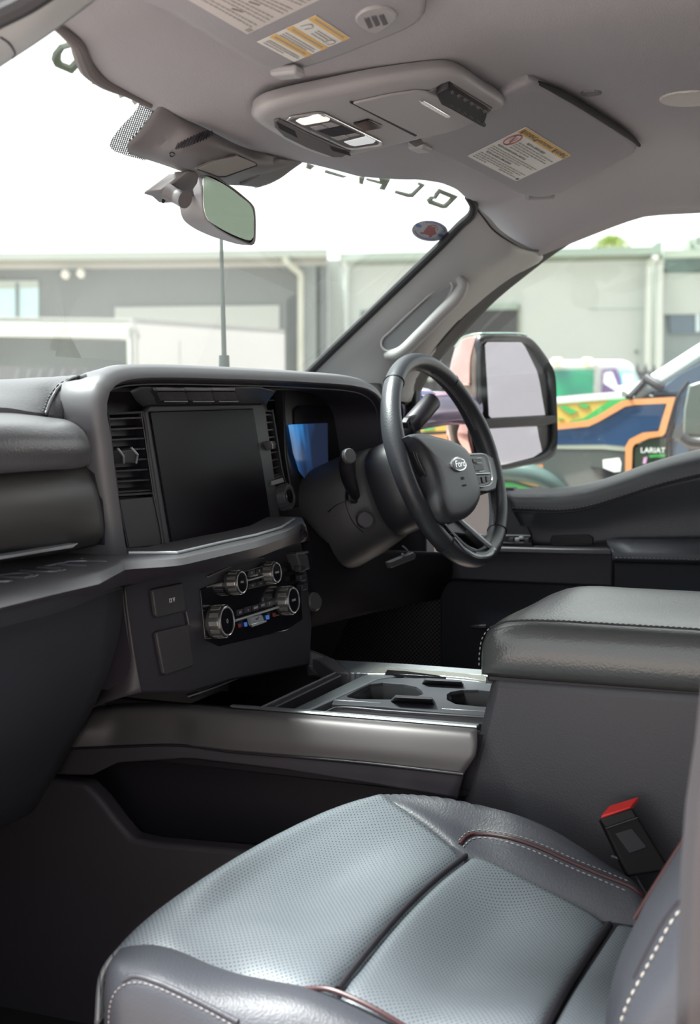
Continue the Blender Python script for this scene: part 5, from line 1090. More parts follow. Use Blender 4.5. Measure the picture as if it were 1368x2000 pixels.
for (u, v) in ((.18, .23), (.86, .26)):
    tube('pictogram', [at(u-.09, v+.08, .0008), at(u-.02, v-.05, .0008), at(u+.08, v-.02, .0008), at(u+.04, v+.09, .0008)], .0007, INKS, s2, k=5)
s3 = thing('warning_sticker', 'large pale printed sticker on the near visor, partly beyond the top of the photo', 'sticker', tuple(onroof(490, 10, .03)), 'warning stickers on the sun visors')
q, at = label(s3, [(480, -60), (632, -4), (483, 67), (330, -22)], .0190)
prism('sticker_sheet', [at(0, 0), at(1, 0), at(1, 1), at(0, 1)], V(0, 0, .0004), mat('label_pale', (.50, .47, .46), .6), s3, bevel=0)
lines(at, [(.06, .94, v, .018) for v in (.1, .16, .22, .34, .40, .46, .58, .64, .70, .80, .86)], .0006, INKS, s3)
ux = at(1, 0)-at(0, 0); vy = at(0, 0)-at(0, 1)
for v in (.28, .52, .745): text('heading', 'WARNING', at(.6, v, .0008), ux, vy, np.linalg.norm(vy)*.05, INK, s3, extrude=.0001)
prism('recycling_mark', quadm(at, .92, .98, .90, .96, .0006), V(0, 0, .0002), INKS, s3, bevel=0)

# overhead console
oc_ = thing('overhead_console', 'grey overhead console with two lit map lamps and an open switch bank', 'overhead console', tuple(onroof(740, 230, .03)))
OL = [(496, 240), (500, 229), (522, 214), (560, 202), (640, 184), (740, 163), (850, 147), (885, 145), (910, 151), (955, 180), (988, 202), (988, 212), (950, 232), (900, 256), (820, 276), (760, 290), (700, 304), (670, 310), (640, 312), (590, 296), (530, 264)]
useplane(OL, .016)
slab('console_shell', OL, .026, .003, OHC, oc_, .012, n=120)
def cp_(name, L, o, th, material, par=None, bevel=.0015, seg=2): return prism(name, RF(L, o), V(0, 0, th), material, par or oc_, bevel=bevel, seg=seg)
cp_('speaker_strip', [(535, 238), (545, 235), (565, 244), (600, 262), (650, 284), (686, 298), (668, 308), (650, 308), (600, 290), (555, 268), (537, 250)], .0295, .004, OHD)
gp = []
for i in range(22):
    for (x0, y0, x1, y1, dx, dy) in ((540, 244, 575, 262, 6, 12), (645, 292, 680, 302, 5, 7)):
        t = i/21; x, y = x0+(x1-x0)*t, y0+(y1-y0)*t
        gp.append(pr(RF([(x, y-6), (x+.8, y-6), (x+dx+.8, y+dy-4), (x+dx, y+dy-4)], .0300), V(0, 0, .001)))
merged('speaker_slots', gp, BLACKP, oc_, smooth=False)
cp_('lamp_bezel', [(560, 236), (566, 231), (622, 222), (634, 224), (745, 278), (748, 283), (740, 287), (688, 294), (675, 291)], .0300, .003, CHROME, bevel=.001)
cp_('lamp_panel', [(565, 236), (570, 233), (621, 225), (631, 227), (741, 279), (738, 283), (689, 290), (677, 288)], .0308, .002, OHD, bevel=.0005)
LIT1 = mat('lamp_lens_lit', (.8, .78, .74), .35, emit=(1.0, .90, .82), estr=.55); LIT2 = mat('lamp_lens_pale', (.75, .77, .78), .3, emit=(.9, .95, 1), estr=.25)
cp_('map_lamp', [(578, 237), (585, 233), (622, 226), (645, 234), (641, 237), (595, 245), (588, 243)], .0318, .002, LIT1, bevel=.0006)
cp_('map_lamp', [(672, 278), (716, 267), (734, 276), (730, 280), (693, 286), (684, 284)], .0318, .002, LIT2, bevel=.0006)
cp_('lamp_filament', [(600, 233), (618, 230), (626, 234), (606, 238)], .0325, .001, mat('lamp_bulb', (1, .8, .7), .4, emit=(1, .72, .55), estr=1.6), bevel=0)
for L_ in ([(606, 249), (628, 245), (640, 250), (616, 255)], [(630, 243), (648, 240), (664, 246), (643, 250)], [(646, 268), (670, 263), (682, 269), (660, 275)], [(676, 265), (694, 261), (704, 264), (684, 268)]): cp_('lamp_button', L_, .0316, .0015, OHC, bevel=.0006)
cp_('centre_button', [(622, 257), (668, 246), (697, 259), (650, 268)], .0316, .0015, BLACKP, bevel=.0006)
cp_('sensor_window', [(690, 243), (720, 235), (747, 247), (745, 251), (712, 257)], .0288, .003, GLOSSB, bevel=.001)
cp_('panel_seam', [(683, 201), (687, 200), (815, 265), (811, 267)], .0292, .002, BLACKP, bevel=.0003)
cp_('sunglasses_door', [(689, 203), (760, 187), (812, 179), (835, 181), (860, 190), (915, 228), (905, 239), (860, 254), (815, 266), (813, 264)], .0300, .004, OHC, bevel=.003)
cp_('door_handle', [(820, 199), (828, 198), (880, 228), (879, 232), (870, 230), (822, 203)], .0325, .003, CHROME, bevel=.001)
cp_('switch_recess', [(838, 181), (846, 177), (885, 167), (962, 214), (955, 221), (935, 225)], .0290, .004, OHD, bevel=.001)
ub = cp_('switch_bank', [(852, 186), (862, 180), (878, 174), (952, 219), (953, 222), (945, 248), (941, 248), (880, 214), (862, 205)], .0360, .012, BLACKP, bevel=.002)
for i in range(6):
    x, y = 883+12.6*i, 182+7.4*i
    cp_('switch_key', [(x-3, y-2), (x+2.5, y-3.4), (x+4.5, y+1.2), (x-1, y+2.6)], .0368, .002, OHD, ub, bevel=.0005)
    cp_('switch_tooth', [(x-7, y+20), (x-1, y+22), (x+4, y+28), (x-2, y+30)], .0370, .004, BLACKP, ub, bevel=.001)
PLN[0] = None
# dome speakers on the roof lining
for (x, y, rx, lab) in ((1155, 180, .016, 'small round grille flush in the grey headliner'), (1348, 191, .046, 'large round speaker grille in the headliner at the right edge')):
    g = thing('roof_speaker', lab, 'speaker', tuple(onroof(x, y, .002)), 'round grilles in the headliner'); c = onroof(x, y, .0)
    ring_ = lambda r, h: [c+V(r*math.cos(a), r*math.sin(a), -h-.004+(zr(c[0]+r*math.cos(a), c[1]+r*math.sin(a))-c[2])) for a in np.linspace(0, 6.2832, 40, endpoint=False)]
    gridmesh('grille', [ring_(rx, -.006), ring_(rx, -.002), ring_(rx*.97, -.001), ring_(rx*.92, -.0015), ring_(rx*.5, -.001), ring_(rx*.01, -.001)], mat('grille_%d' % x, (.55, .53, .51) if x > 1300 else (.16, .155, .16), .6, bump=('ribs', 90, .8)), g, closed_u=True, cap=False)

tube('trim_8', RF([(112, 44), (140, 66), (156, 82), (165, 105), (175, 130), (205, 156), (256, 181), (300, 203)], .004) if 0 else [p+V(0, .004, -.002) for p in RF([(112, 44), (140, 66), (156, 82), (166, 108), (178, 132), (207, 157), (256, 181), (300, 203)], .0)], [.004, .006, .009, .009, .007, .004, .003], HLIP, None, n=50)['kind'] = 'structure'
# -------- camera cover behind the mirror, with its dotted glass band
sc2 = thing('mirror_base_cover', 'dark grey sensor cover fixed to the windshield above the mirror', 'sensor cover', tuple(onwind(420, 290, .05)))
CV = mat('cover_grey', (.115, .105, .108), .5, bump=('noise', 900, .1))
def wl(L, offs): return [onwind(x, y, (o if o is not None else .01)) for (x, y), o in zip(L, offs)]
c0_ = wl([(312, 203), (345, 225), (400, 250), (470, 285), (540, 305), (590, 318)], [.02]*6)
c1_ = wl([(290, 235), (330, 252), (385, 262), (450, 285), (520, 318), (580, 322)], [.012, .03, .055, .055, .035, .012])
c2_ = wl([(268, 265), (312, 282), (352, 290), (430, 305), (505, 335), (556, 330)], [.01, .028, .065, .070, .04, .01])
c3_ = wl([(250, 285), (292, 303), (335, 316), (395, 330), (470, 348), (528, 344)], [.01, .02, .045, .055, .03, .008])
c4_ = wl([(252, 301), (285, 311), (325, 324), (370, 340), (440, 360), (505, 362)], [.003, .006, .012, .02, .012, .003])
cshell = loft('cover_shell', [c0_, c1_, c2_, c3_, c4_], 44, 30, CV, sc2, thick=.004)
loft('side_flap', [wl([(545, 312), (590, 318)], [.03, .015]), wl([(528, 322), (570, 332)], [.03, .008]), wl([(500, 345), (545, 350)], [.03, .005]), wl([(470, 362), (505, 366)], [.02, .004])], 12, 16, CV, sc2, thick=.004)
for i in range(14):
    x = 346+5.4*i; y = 286-2.0*i; h = 7+8*math.sin(math.pi*(i+.5)/14)
    P = hits(cshell, [(x+h*.45-h*.75*t, y-h*.8+h*1.4*t) for t in np.linspace(0, 1, 6)], .0002)
    if len(P) > 2: tube('cooling_slot', P, .0013, BLACKP, sc2, n=8, k=6)
tube('lens_ring', hits(cshell, [(336+4.5*math.cos(a), 301+4*math.sin(a)) for a in np.linspace(0, 6.28, 17)[:-1]], .0005), .0009, GLOSSB, sc2, closed=True)
prism('sensor_grille', [onwind(x, y, .076) for x, y in [(386, 331), (420, 314), (466, 304), (500, 318), (502, 323), (440, 345), (425, 345)]], V(0, .006, .002), mat('ribbed_pale_grille', (.22, .205, .195), .45, bump=('ribs', 260, .9)), sc2, bevel=.001)
tube('grille_edge', [onwind(x, y, .0765) for x, y in [(386, 331), (425, 345), (440, 345), (502, 323), (500, 318), (466, 304)]], .0009, PLASTIC, sc2, smoothpath=False)
# dot matrix printed on the glass, as real dots
FR = dot_matrix('glass_dot_matrix')
fl0 = [(277, 190), (262, 220), (240, 243), (222, 266), (214, 282), (220, 293), (245, 303), (280, 313)]
fl1 = [(330, 208), (318, 228), (300, 245), (285, 262), (275, 276), (278, 290), (290, 300), (310, 310)]
loft('glass_dot_band', [[onwind(x, y, .003) for x, y in fl0], [onwind(x, y, .003) for x, y in fl1]], 30, 12, FR, sc2)
loft('glass_dot_band', [[onwind(x, y, .003) for x, y in [(498, 368), (530, 358), (556, 342), (584, 322)]], [onwind(x, y, .003) for x, y in [(490, 350), (520, 343), (550, 330), (575, 318)]]], 20, 6, FR, sc2)

# -------- inside mirror
mr = thing('rear_view_mirror', 'grey-backed inside mirror hanging from the windshield on a short arm', 'mirror', tuple(onwind(425, 400, .1)))
MH = mat('mirror_housing', (.16, .145, .15), .38)
br = prism('windshield_bracket', [onwind(x, y, .015) for x, y in [(277, 378), (284, 371), (330, 336), (346, 338), (353, 345), (350, 360), (342, 372), (345, 385), (328, 392), (318, 397), (308, 395), (296, 384)]], V(0, -.03, 0), CV, mr, bevel=.003, seg=2)
tube('arm', [onwind(325, 372, .045), onwind(345, 383, .07), onwind(362, 390, .095)], [.012, .010, .012], CV, mr, n=20, k=16)
lathe('bracket_screw', onwind(319, 391, .047), (0, -1, -.3), [(0, .004), (.001, .004), (.0015, .002)], GLOSSB, mr, n=16)
mc = Y(440, 402, onwind(425, 400, .1)[1]); 
# housing: the glass side is an outline on a tilted plane, the shell closes behind it towards the windshield
mn_ = V(-.56, -.82, -.12); mn_ /= np.linalg.norm(mn_)
def MM(x, y, off=0.0): return PL(x, y, mc+mn_*off, mn_)
go = [(403, 340), (398, 352), (395, 372), (396, 405), (402, 428), (420, 444), (450, 462), (478, 474), (492, 479), (498, 474), (500, 450), (499, 415), (496, 403), (470, 378), (440, 356), (415, 341)]
bo = [(362, 337), (356, 350), (352, 375), (352, 408), (358, 428), (375, 443), (405, 458), (440, 470), (472, 478), (484, 477), (488, 455), (486, 425), (480, 405), (450, 380), (415, 354), (385, 338)]
G = cr([MM(*q) for q in go], 64, closed=True)
Bk = cr([MM(*q)*1.0 + (MM(*q)-CAM)/np.linalg.norm(MM(*q)-CAM)*.055*(.4+.6*min(1, (500-q[0])/100)) for q in bo], 64, closed=True)
cG = sum(G)/64; cB = sum(Bk)/64
Md = [g*.45+b*.55 for g, b in zip(G, Bk)]
gridmesh('mirror_shell', [[cB+(p-cB)*.02 for p in Bk], [cB+(p-cB)*.6-mn_*.004 for p in Bk], [cB+(p-cB)*.9 for p in Bk], Bk, Md, [g-mn_*.004 for g in G], G, [cG+(p-cG)*.965+mn_*.001 for p in G], [cG+(p-cG)*.93-mn_*.001 for p in G]], MH, mr, closed_u=True, angle=70)
glq = [(400, 343), (408, 345), (440, 361), (470, 383), (493, 405), (496, 440), (494, 468), (488, 470), (460, 461), (425, 443), (405, 428), (399, 410), (397, 372)]
MG_ = mat('mirror_glass', (.60, .66, .63), .02, metal=1.0)
prism('mirror_glass', cr([MM(x, y, .0015) for x, y in glq], 40, closed=True), -mn_*.003, MG_, mr, bevel=.0004)

# -------- lettering and sticker on the windshield glass
DEC = mat('window_decal', (.13, .15, .11), .6)
bn2 = thing('windshield_lettering', 'olive cut-out letters of a sunstrip word across the top of the windshield', 'decal', tuple(onwind(760, 370, .0)))
def glyph(name, outer, hole=None, w=None):
    P = [onwind(x, y, -.006) for x, y in outer]
    if hole is None: prism(name, P, V(0, -.0008, 0), DEC, bn2, bevel=0); return
    hc = sum(P)/len(P); H = [onwind(x, y, -.006) for x, y in hole]; H = [hc+(q-hc)*.88 for q in H]
    gridmesh(name, [P, H], DEC, bn2, closed_u=True, smooth=False, thick=.0008)
glyph('letter', [(117, 88), (150, 79), (163, 84), (166, 118), (141, 144), (108, 130), (101, 117), (104, 104)], [(124, 95), (148, 88), (153, 93), (154, 112), (137, 130), (121, 124), (117, 117), (118, 105)])
for L_ in ([(194, 150), (203, 154), (187, 166), (178, 163)], [(238, 173), (258, 182), (234, 192), (231, 186)], [(262, 186), (277, 193), (263, 205), (257, 198)],
           [(600, 318), (614, 324), (606, 331), (598, 328)], [(636, 332), (662, 340), (678, 345), (670, 347), (634, 337)], [(702, 345), (712, 345), (708, 360), (702, 358)],
           [(740, 345), (762, 350), (751, 371), (741, 369), (746, 360), (716, 352), (716, 348), (742, 354)]):
    glyph('letter', L_)
glyph('letter', [(818, 356), (830, 361), (806, 385), (797, 385), (771, 377), (773, 372), (798, 378), (804, 377), (820, 362), (816, 360)])
glyph('letter', [(858, 369), (895, 384), (873, 406), (865, 407), (838, 398), (834, 391), (841, 384), (848, 384), (850, 378)], [(860, 376), (884, 386), (876, 395), (868, 401), (846, 393), (843, 391), (846, 388), (852, 388), (856, 382)])
rs = thing('windshield_sticker', 'round pale service sticker with a red truck drawing on the windshield', 'sticker', tuple(onwind(840, 451, .0)))
cx_, cy_ = 840, 451
def wp2(x, y, o): return onwind(x, y, o)
ring2 = lambda k, o: [wp2(cx_+k*(35*math.cos(a)*.995-3*math.sin(a)), cy_+k*(20*math.sin(a)+3.5*math.cos(a)), o) for a in np.linspace(0, 6.283, 40, endpoint=False)]
mk('sticker_disc', ring2(1, .002)+ring2(1, .0012), [tuple(range(40)), tuple(range(79, 39, -1))]+[(i, (i+1) % 40, 40+(i+1) % 40, 40+i) for i in range(40)], mat('sticker_grey', (.36, .38, .42), .6), rs, smooth=False)
gridmesh('sticker_border', [ring2(1, .0028), ring2(.965, .0028)], mat('sticker_edge', (.17, .18, .20), .6), rs, closed_u=True, smooth=False)
gridmesh('sticker_ring', [ring2(.66, .0028), ring2(.645, .0028)], mat('sticker_line', (.25, .27, .33), .6), rs, closed_u=True, smooth=False)
TR = mat('sticker_maroon', (.26, .08, .09), .6); BLU = mat('sticker_blue', (.10, .17, .38), .6)
for L_ in ([(833, 445), (850, 448), (853, 457), (842, 461), (826, 456)], [(836, 441), (852, 444), (850, 449), (834, 446)], [(822, 453), (830, 455), (828, 458), (821, 456)], [(840, 459), (846, 460), (842, 464), (838, 463)]):
    prism('truck_drawing', [wp2(x, y, .0030) for x, y in L_], V(0, -.0003, 0), TR, rs, bevel=0)
tube('truck_cab_line', [wp2(x, y, .0032) for x, y in [(838, 442), (846, 440), (855, 444), (854, 450)]], .0006, TR, rs, k=5)
for (x, y) in ((818, 441), (861, 460)):
    prism('sticker_badge', [wp2(x+6*math.cos(a), y+3.4*math.sin(a)+1.2*math.cos(a), .003) for a in np.linspace(0, 6.28, 17)[:-1]], V(0, -.0003, 0), BLU, rs, bevel=0)
dashes = []
for a in list(np.linspace(-1.9, -.1, 15))+list(np.linspace(1.2, 2.9, 15)):
    p = ring2; r = .82; x, y = cx_+r*(35*math.cos(a)-3*math.sin(a)), cy_+r*(20*math.sin(a)+3.5*math.cos(a))
    dashes.append(pr([wp2(x-1, y-1.4, .003), wp2(x+1, y-1.2, .003), wp2(x+1, y+1.3, .003), wp2(x-1, y+1.1, .003)], V(0, -.0003, 0)))
merged('rim_print', dashes, BLU, rs, smooth=False)
# ================================================================ outside the cab
# driver's door mirror
om = thing('door_mirror', 'large two-glass towing mirror outside the far window, dark frame and pink metallic back', 'door mirror', tuple(X(1000, 905, 1.2)))
P0 = X(933, 784, 1.10); md_ = V(.81, -.586, 0); md_ /= np.linalg.norm(md_); mnn = V(-.586, -.81, 0); mnn /= np.linalg.norm(mnn)
def OM(x, y, off=0.0): return PL(x, y, P0+mnn*off, mnn)
MF = mat('mirror_frame', (.020, .020, .024), .35); PINK = mat('mirror_wrap_pink', (.62, .33, .30), .22, metal=.85, coat=1); BRN = mat('mirror_wrap_bronze', (.16, .12, .10), .35, metal=.6)
fo = [(936, 660), (942, 655), (960, 653), (1017, 655), (1034, 659), (1046, 668), (1074, 706), (1084, 727), (1088, 784), (1089, 872), (1086, 884), (1078, 893), (1060, 902), (1020, 911), (982, 918), (945, 918), (934, 905), (933, 784)]
O_ = cr([OM(*q, 0) for q in fo], 80, closed=True); cO = sum(O_)/80
back = lambda k, d: [cO+(p-cO)*k-mnn*d for p in O_]
bdir = V(-.02, .15, 0)
gridmesh('mirror_frame', [back(1.0, .02), [p for p in O_], [cO+(p-cO)*.975+mnn*.004 for p in O_], [cO+(p-cO)*.90 for p in O_], [cO+(p-cO)*.885-mnn*.010 for p in O_]], MF, om, closed_u=True, angle=70)
mk('mirror_back', [cO+(p-cO)*.9-mnn*.011 for p in O_], [tuple(range(80))], MF, om, smooth=False)
prism('glass_divider', [OM(x, y, .004) for x, y in [(945, 818), (1087, 811), (1089, 826), (1060, 832), (945, 838)]], -mnn*.01, MF, om, bevel=.003)
GLM = mat('towing_mirror_glass', (.64, .62, .66), .03, metal=1.0)
prism('upper_glass', [OM(x, y, .001) for x, y in [(948, 673), (953, 668), (1019, 668), (1026, 676), (1049, 722), (1055, 745), (1066, 811), (960, 817), (955, 812)]], -mnn*.004, GLM, om, bevel=.0008)
prism('lower_glass', [OM(x, y, .001) for x, y in [(946, 837), (1050, 832), (1054, 855), (1060, 882), (1043, 893), (985, 908), (950, 910)]], -mnn*.004, GLM, om, bevel=.0008)
# shell in front of the frame (towards the bonnet), wrapped in shifting pink
sh = [[OM(936, 658, 0), OM(933, 784, 0), OM(934, 905, 0)], [OM(918, 657, -.04), OM(914, 760, -.04), OM(918, 880, -.04)], [OM(890, 676, -.09), OM(882, 745, -.09), OM(890, 800, -.09)]]
loft('shell_side', [[OM(938, 655, .0), OM(933, 700, 0), OM(932, 760, 0), OM(932, 830, 0), OM(936, 915, 0)], [OM(928, 653, -.02), OM(918, 700, -.02), OM(918, 754, -.02), OM(918, 820, -.02), OM(922, 890, -.02)],
                    [OM(905, 660, -.06), OM(899, 700, -.06), OM(897, 754, -.06), OM(880, 820, -.06), OM(890, 885, -.06)], [OM(890, 678, -.10), OM(881, 715, -.10), OM(879, 754, -.10), OM(874, 815, -.10), OM(880, 875, -.10)]], 30, 16, BRN, om, thick=.004)
loft('shell_cap', [near(c, .006) for c in [[OM(930, 656, -.018), OM(919, 700, -.021), OM(918, 753, -.021)], [OM(906, 661, -.062), OM(899, 700, -.063), OM(897, 753, -.063)], [OM(889, 680, -.104), OM(880, 715, -.105), OM(878, 753, -.105)]]], 20, 14, PINK, om, thick=.004)
loft('shell_top', [[OM(930, 655, -.018), OM(942, 653.5, -.004), OM(1015, 653, -.004), OM(1030, 657, -.004)], [OM(906, 660, -.062), OM(925, 655, -.06), OM(990, 655, -.06), OM(1010, 660, -.06)], [OM(889, 680, -.104), OM(915, 668, -.10), OM(970, 668, -.10), OM(990, 680, -.10)]], 20, 10, mat('mirror_wrap_teal', (.35, .50, .45), .22, metal=.8, coat=1), om, thick=.004)
loft('lower_skirt', [near(c, .03) for c in [[OM(920, 818, -.03), OM(919, 850, -.03), OM(925, 890, -.03)], [OM(896, 816, -.07), OM(894, 850, -.07), OM(905, 885, -.07)], [OM(874, 815, -.11), OM(873, 850, -.11), OM(880, 878, -.11)]]], 16, 10, PINK, om, thick=.004)
tube('mirror_arm', [X(806, 802, .90), X(835, 800, .96), X(880, 798, 1.04), X(925, 800, 1.12)], [.045, .04, .036, .034], mat('arm_wrap_purple', (.12, .09, .17), .3, metal=.5, coat=1), om, n=24, k=20, flat=.8)
tube('mirror_arm', [X(808, 775, .90), X(840, 776, .96), X(862, 782, 1.0)], [.022, .018, .004], mat('arm_wrap_blue', (.10, .14, .35), .3, metal=.5, coat=1), om, n=16, k=14)
# radio aerial on our bonnet
an = thing('whip_aerial', 'black whip aerial standing on the bonnet beyond the windshield', 'aerial', tuple(X(438, 760, .5)))
tube('base', [X(438.5, 760, .5), X(438, 694, .5)], [.012, .010], mat('aerial_rubber', (.02, .03, .025), .5), an, n=8, k=12)
tube('whip', [X(438, 694, .5), X(435.5, 590, .5), X(432.5, 470, .5), X(432, 380, .5)], [.0052, .0045, .0038, .0034], MATS['aerial_rubber'], an, n=30, k=8)
hd = struct(mk('wall_bonnet', [V(-.9, 1.52, 1.42), V(.9, 1.52, 1.42), V(.9, 2.9, 1.36), V(-.9, 2.9, 1.36)]+[V(-.9, 1.52, 1.2), V(.9, 1.52, 1.2), V(.9, 2.9, .8), V(-.9, 2.9, .8)], [(0, 1, 2, 3), (7, 6, 5, 4), (0, 4, 5, 1), (1, 5, 6, 2), (2, 6, 7, 3), (3, 7, 4, 0)], ROOFOUT, bevel=.04))

# ground
GRD = mat('warm_concrete_yard', (.36, .30, .27), .9, vary=.15)
struct(box('floor_yard', (10, 10, -.05), (140, 140, .1), GRD, bevel=0))

# wall added unseen behind the cab so the door mirror reflects a pale tone
wk = thing('mirror_backdrop', 'pale lilac workshop wall seen only as a reflection in the door mirror', 'building', (2, -24, 0))
prism('wall', [V(-14, -24, 0), V(20, -24, 0), V(20, -24, 9), V(-14, -24, 9)], V(0, -.4, 0), mat('backdrop_lilac', (.20, .19, .205), .8, vary=.03), wk, bevel=0)
prism('roof_edge', [V(-14, -23.9, 8.7), V(20, -23.9, 8.7), V(20, -23.9, 9.1), V(-14, -23.9, 9.1)], V(0, -.1, 0), mat('backdrop_edge', (.25, .2, .22), .8), wk, bevel=0)
# neighbouring pickup, dark with a colourful wrap: its near flank is the upright plane x = 2.6
pk = thing('pickup_truck', 'dark blue pickup parked alongside with orange-edged green and yellow graphics', 'pickup', (3.5, 1.6, 0))
NX_ = 2.6
def N(x, y, o=0.0): return X(x, y, NX_-o)
BLK = mat('pickup_black', (.02, .022, .026), .12, coat=1); NAVY = mat('pickup_navy', (.035, .075, .16), .15, coat=1); ORG = mat('stripe_orange', (.62, .27, .11), .35); GRN = mat('wrap_green', (.05, .33, .08), .3, coat=.5); YEL = mat('wrap_yellow', (.55, .38, .09), .35)
GRY_ = mat('pickup_lower_grey', (.10, .11, .105), .25, coat=1); CRM = mat('wrap_pale', (.45, .50, .42), .35)
fl = [(600, 800), (830, 798), (900, 792), (1068, 787), (1150, 780), (1240, 774), (1322, 773), (1400, 765), (1600, 760), (1600, 1060), (600, 1060)]
loft('fender', [[N(x, y-0, -.25)+V(0, 0, .02) for x, y in fl[:9]], [N(x, y, -.06)+V(0, 0, .004) for x, y in fl[:9]], [N(x, y+4, 0) for x, y in fl[:9]], [N(x, 860, .03) for x, y in fl[:9]], [N(x, 872, .0) for x, y in fl[:9]], [N(x, 1060, -.02) for x, y in fl[:9]]], 40, 24, BLK, pk, thick=.01, lv=True)
def dec(name, L, o, m_): return prism(name, [N(x, y, o) for x, y in L], V(.004, 0, 0), m_, pk, bevel=0)
dec('lower_grey', [(985, 874), (1180, 874), (1222, 880), (1222, 940), (1140, 960), (985, 962)], .034, GRY_)
dec('pale_band', [(985, 868), (1180, 867), (1222, 872), (1222, 881), (1180, 877), (985, 876)], .037, CRM)  # pale wrap band below the navy panel
dec('navy_panel', [(985, 838), (1150, 832), (1168, 824), (1215, 795), (1300, 787), (1291, 838), (1262, 845), (1230, 862), (1224, 872), (1180, 868), (985, 870)], .040, NAVY)
dec('yellow_field', [(700, 800), (1090, 788), (1200, 779), (1180, 800), (1150, 820), (1092, 828), (985, 836), (700, 850)], .043, YEL)
dec('pale_line', [(700, 796), (1090, 785), (1240, 773), (1240, 777), (1090, 789), (700, 803)], .046, CRM)
for L_ in ([(1092, 794), (1104, 792), (1129, 804), (1115, 810)], [(1128, 791), (1141, 788), (1153, 793), (1145, 798)], [(1091, 816), (1102, 818), (1091, 820)], [(840, 806), (870, 803), (860, 820), (836, 824)], [(815, 820), (830, 818), (850, 838), (830, 842)]): dec('green_block', L_, .047, GRN)
dec('green_sweep', [(1192, 781), (1232, 778), (1200, 800), (1160, 822), (1124, 826), (1112, 823), (1140, 817), (1165, 800)], .048, GRN)
def stripe(L, w): return tube('orange_stripe', [N(x, y, .052) for x, y in L], w, ORG, pk, smoothpath=False, k=4)
dec('orange_stripe', [(700, 862), (985, 838), (1092, 828), (1150, 820), (1165, 813), (1215, 783), (1232, 780), (1320, 775), (1300, 846), (1294, 852), (1268, 856), (1240, 868), (1236, 875), (1234, 925), (1222, 930), (1222, 872), (1230, 858), (1256, 845), (1287, 842), (1303, 788), (1240, 791), (1222, 794), (1170, 824), (1150, 833), (1092, 839), (985, 850), (700, 875)], .050, ORG)
dec('badge_recess', [(1240, 876), (1262, 858), (1300, 855), (1301, 895), (1240, 925)], .046, mat('recess_green_black', (.03, .045, .03), .3))
text('model_badge', 'LARIAT', N(1276, 880, .056), V(0, -1, 0), V(0, 0, 1), .024, mat('badge_white', (.85, .88, .85), .4), pk, sx=1.0)
dec('badge_green_line', [(1268, 889), (1300, 887), (1300, 892), (1270, 894)], .05, GRN); dec('badge_pink_mark', [(1258, 894), (1265, 892), (1262, 905), (1256, 906)], .05, mat('mark_pink', (.6, .35, .55), .4))
dec('marker_lamp', [(1178, 898), (1210, 894), (1214, 905), (1212, 921), (1200, 922), (1179, 914)], .055, mat('lamp_clear', (.85, .87, .86), .15))
dec('arch_dark_edge', [(1153, 912), (1185, 915), (1215, 922), (1180, 935), (1172, 930)], .04, BLK)  # black patch at the edge of the wheel arch
tube('wheel_arch', [N(840, 975, .06), N(900, 940, .07), N(960, 922, .08), N(1030, 925, .08), N(1070, 942, .07), N(1095, 965, .05)], [.03, .035, .035, .035, .03], mat('arch_teal_grey', (.07, .105, .10), .3), pk, n=30, k=12)
dec('arch_yellow', [(880, 940), (960, 926), (1020, 930), (1060, 945), (1050, 950), (1000, 938), (940, 936), (880, 948)], .10, YEL); dec('arch_green', [(870, 950), (940, 940), (1000, 943), (1040, 955), (1000, 962), (870, 962)], .10, GRN)
dec('orange_lettering', [(988, 916), (1010, 911), (1060, 907), (1062, 913), (1020, 920), (990, 922)], .04, ORG)
# cab of the pickup: pillar, door edge, window and its mirror
tube('windshield_pillar', [N(1225, 778, .0), N(1290, 740, -.08), N(1368, 690, -.18), N(1440, 645, -.25)], .028, mat('pillar_pale', (.5, .53, .49), .3), pk, n=20, k=10)
prism('cab_side', [N(1260, 772, .02), N(1320, 735, -.06), N(1400, 690, -.12), N(1600, 600, -.15), N(1600, 960, .02), N(1302, 930, .02), N(1302, 855, .02), N(1322, 775, .02)], V(1.6, 0, 0), mat('cab_blue_black', (.03, .045, .07), .2), pk, bevel=.02)
tube('door_gap', [N(1345, 745, .03), N(1325, 775, .035), N(1312, 830, .035), N(1304, 870, .035), N(1301, 930, .035)], .006, BLACKP, pk)
tube('wiper', [N(1228, 778, .05), N(1250, 755, .0), N(1268, 735, -.05)], .012, BLACKP, pk); tube('wiper', [N(1262, 738, 0), N(1285, 752, .02), N(1296, 758, .02)], .015, BLACKP, pk)
mo = prism('pickup_mirror', [N(x, y, .34) for x, y in [(1345, 752), (1368, 745), (1420, 745), (1420, 855), (1340, 852), (1334, 845), (1336, 800)]], V(.14, 0, 0), mat('mirror_shell_olive', (.09, .11, .095), .25, coat=1), pk, bevel=.02, seg=3)
tube('mirror_lower_edge', [N(1334, 852, .345), N(1350, 862, .345), N(1420, 862, .345)], .014, MF, mo)
prism('hood', [V(2.7, 1.35, 1.44), V(4.3, 1.35, 1.46), V(4.3, 3.2, 1.36), V(2.72, 3.2, 1.34)], V(0, 0, -.5), NAVY, pk, bevel=.03)
box('lower_body', (3.5, 1.4, .75), (1.75, 4.6, .7), BLK, pk, bevel=.05)
for y in (2.3,): lathe('wheel', (2.62, y, .42), (1, 0, 0), [(0, .2), (0, .40), (.05, .42), (.25, .42), (.25, .2)], BLACKP, pk, n=40)

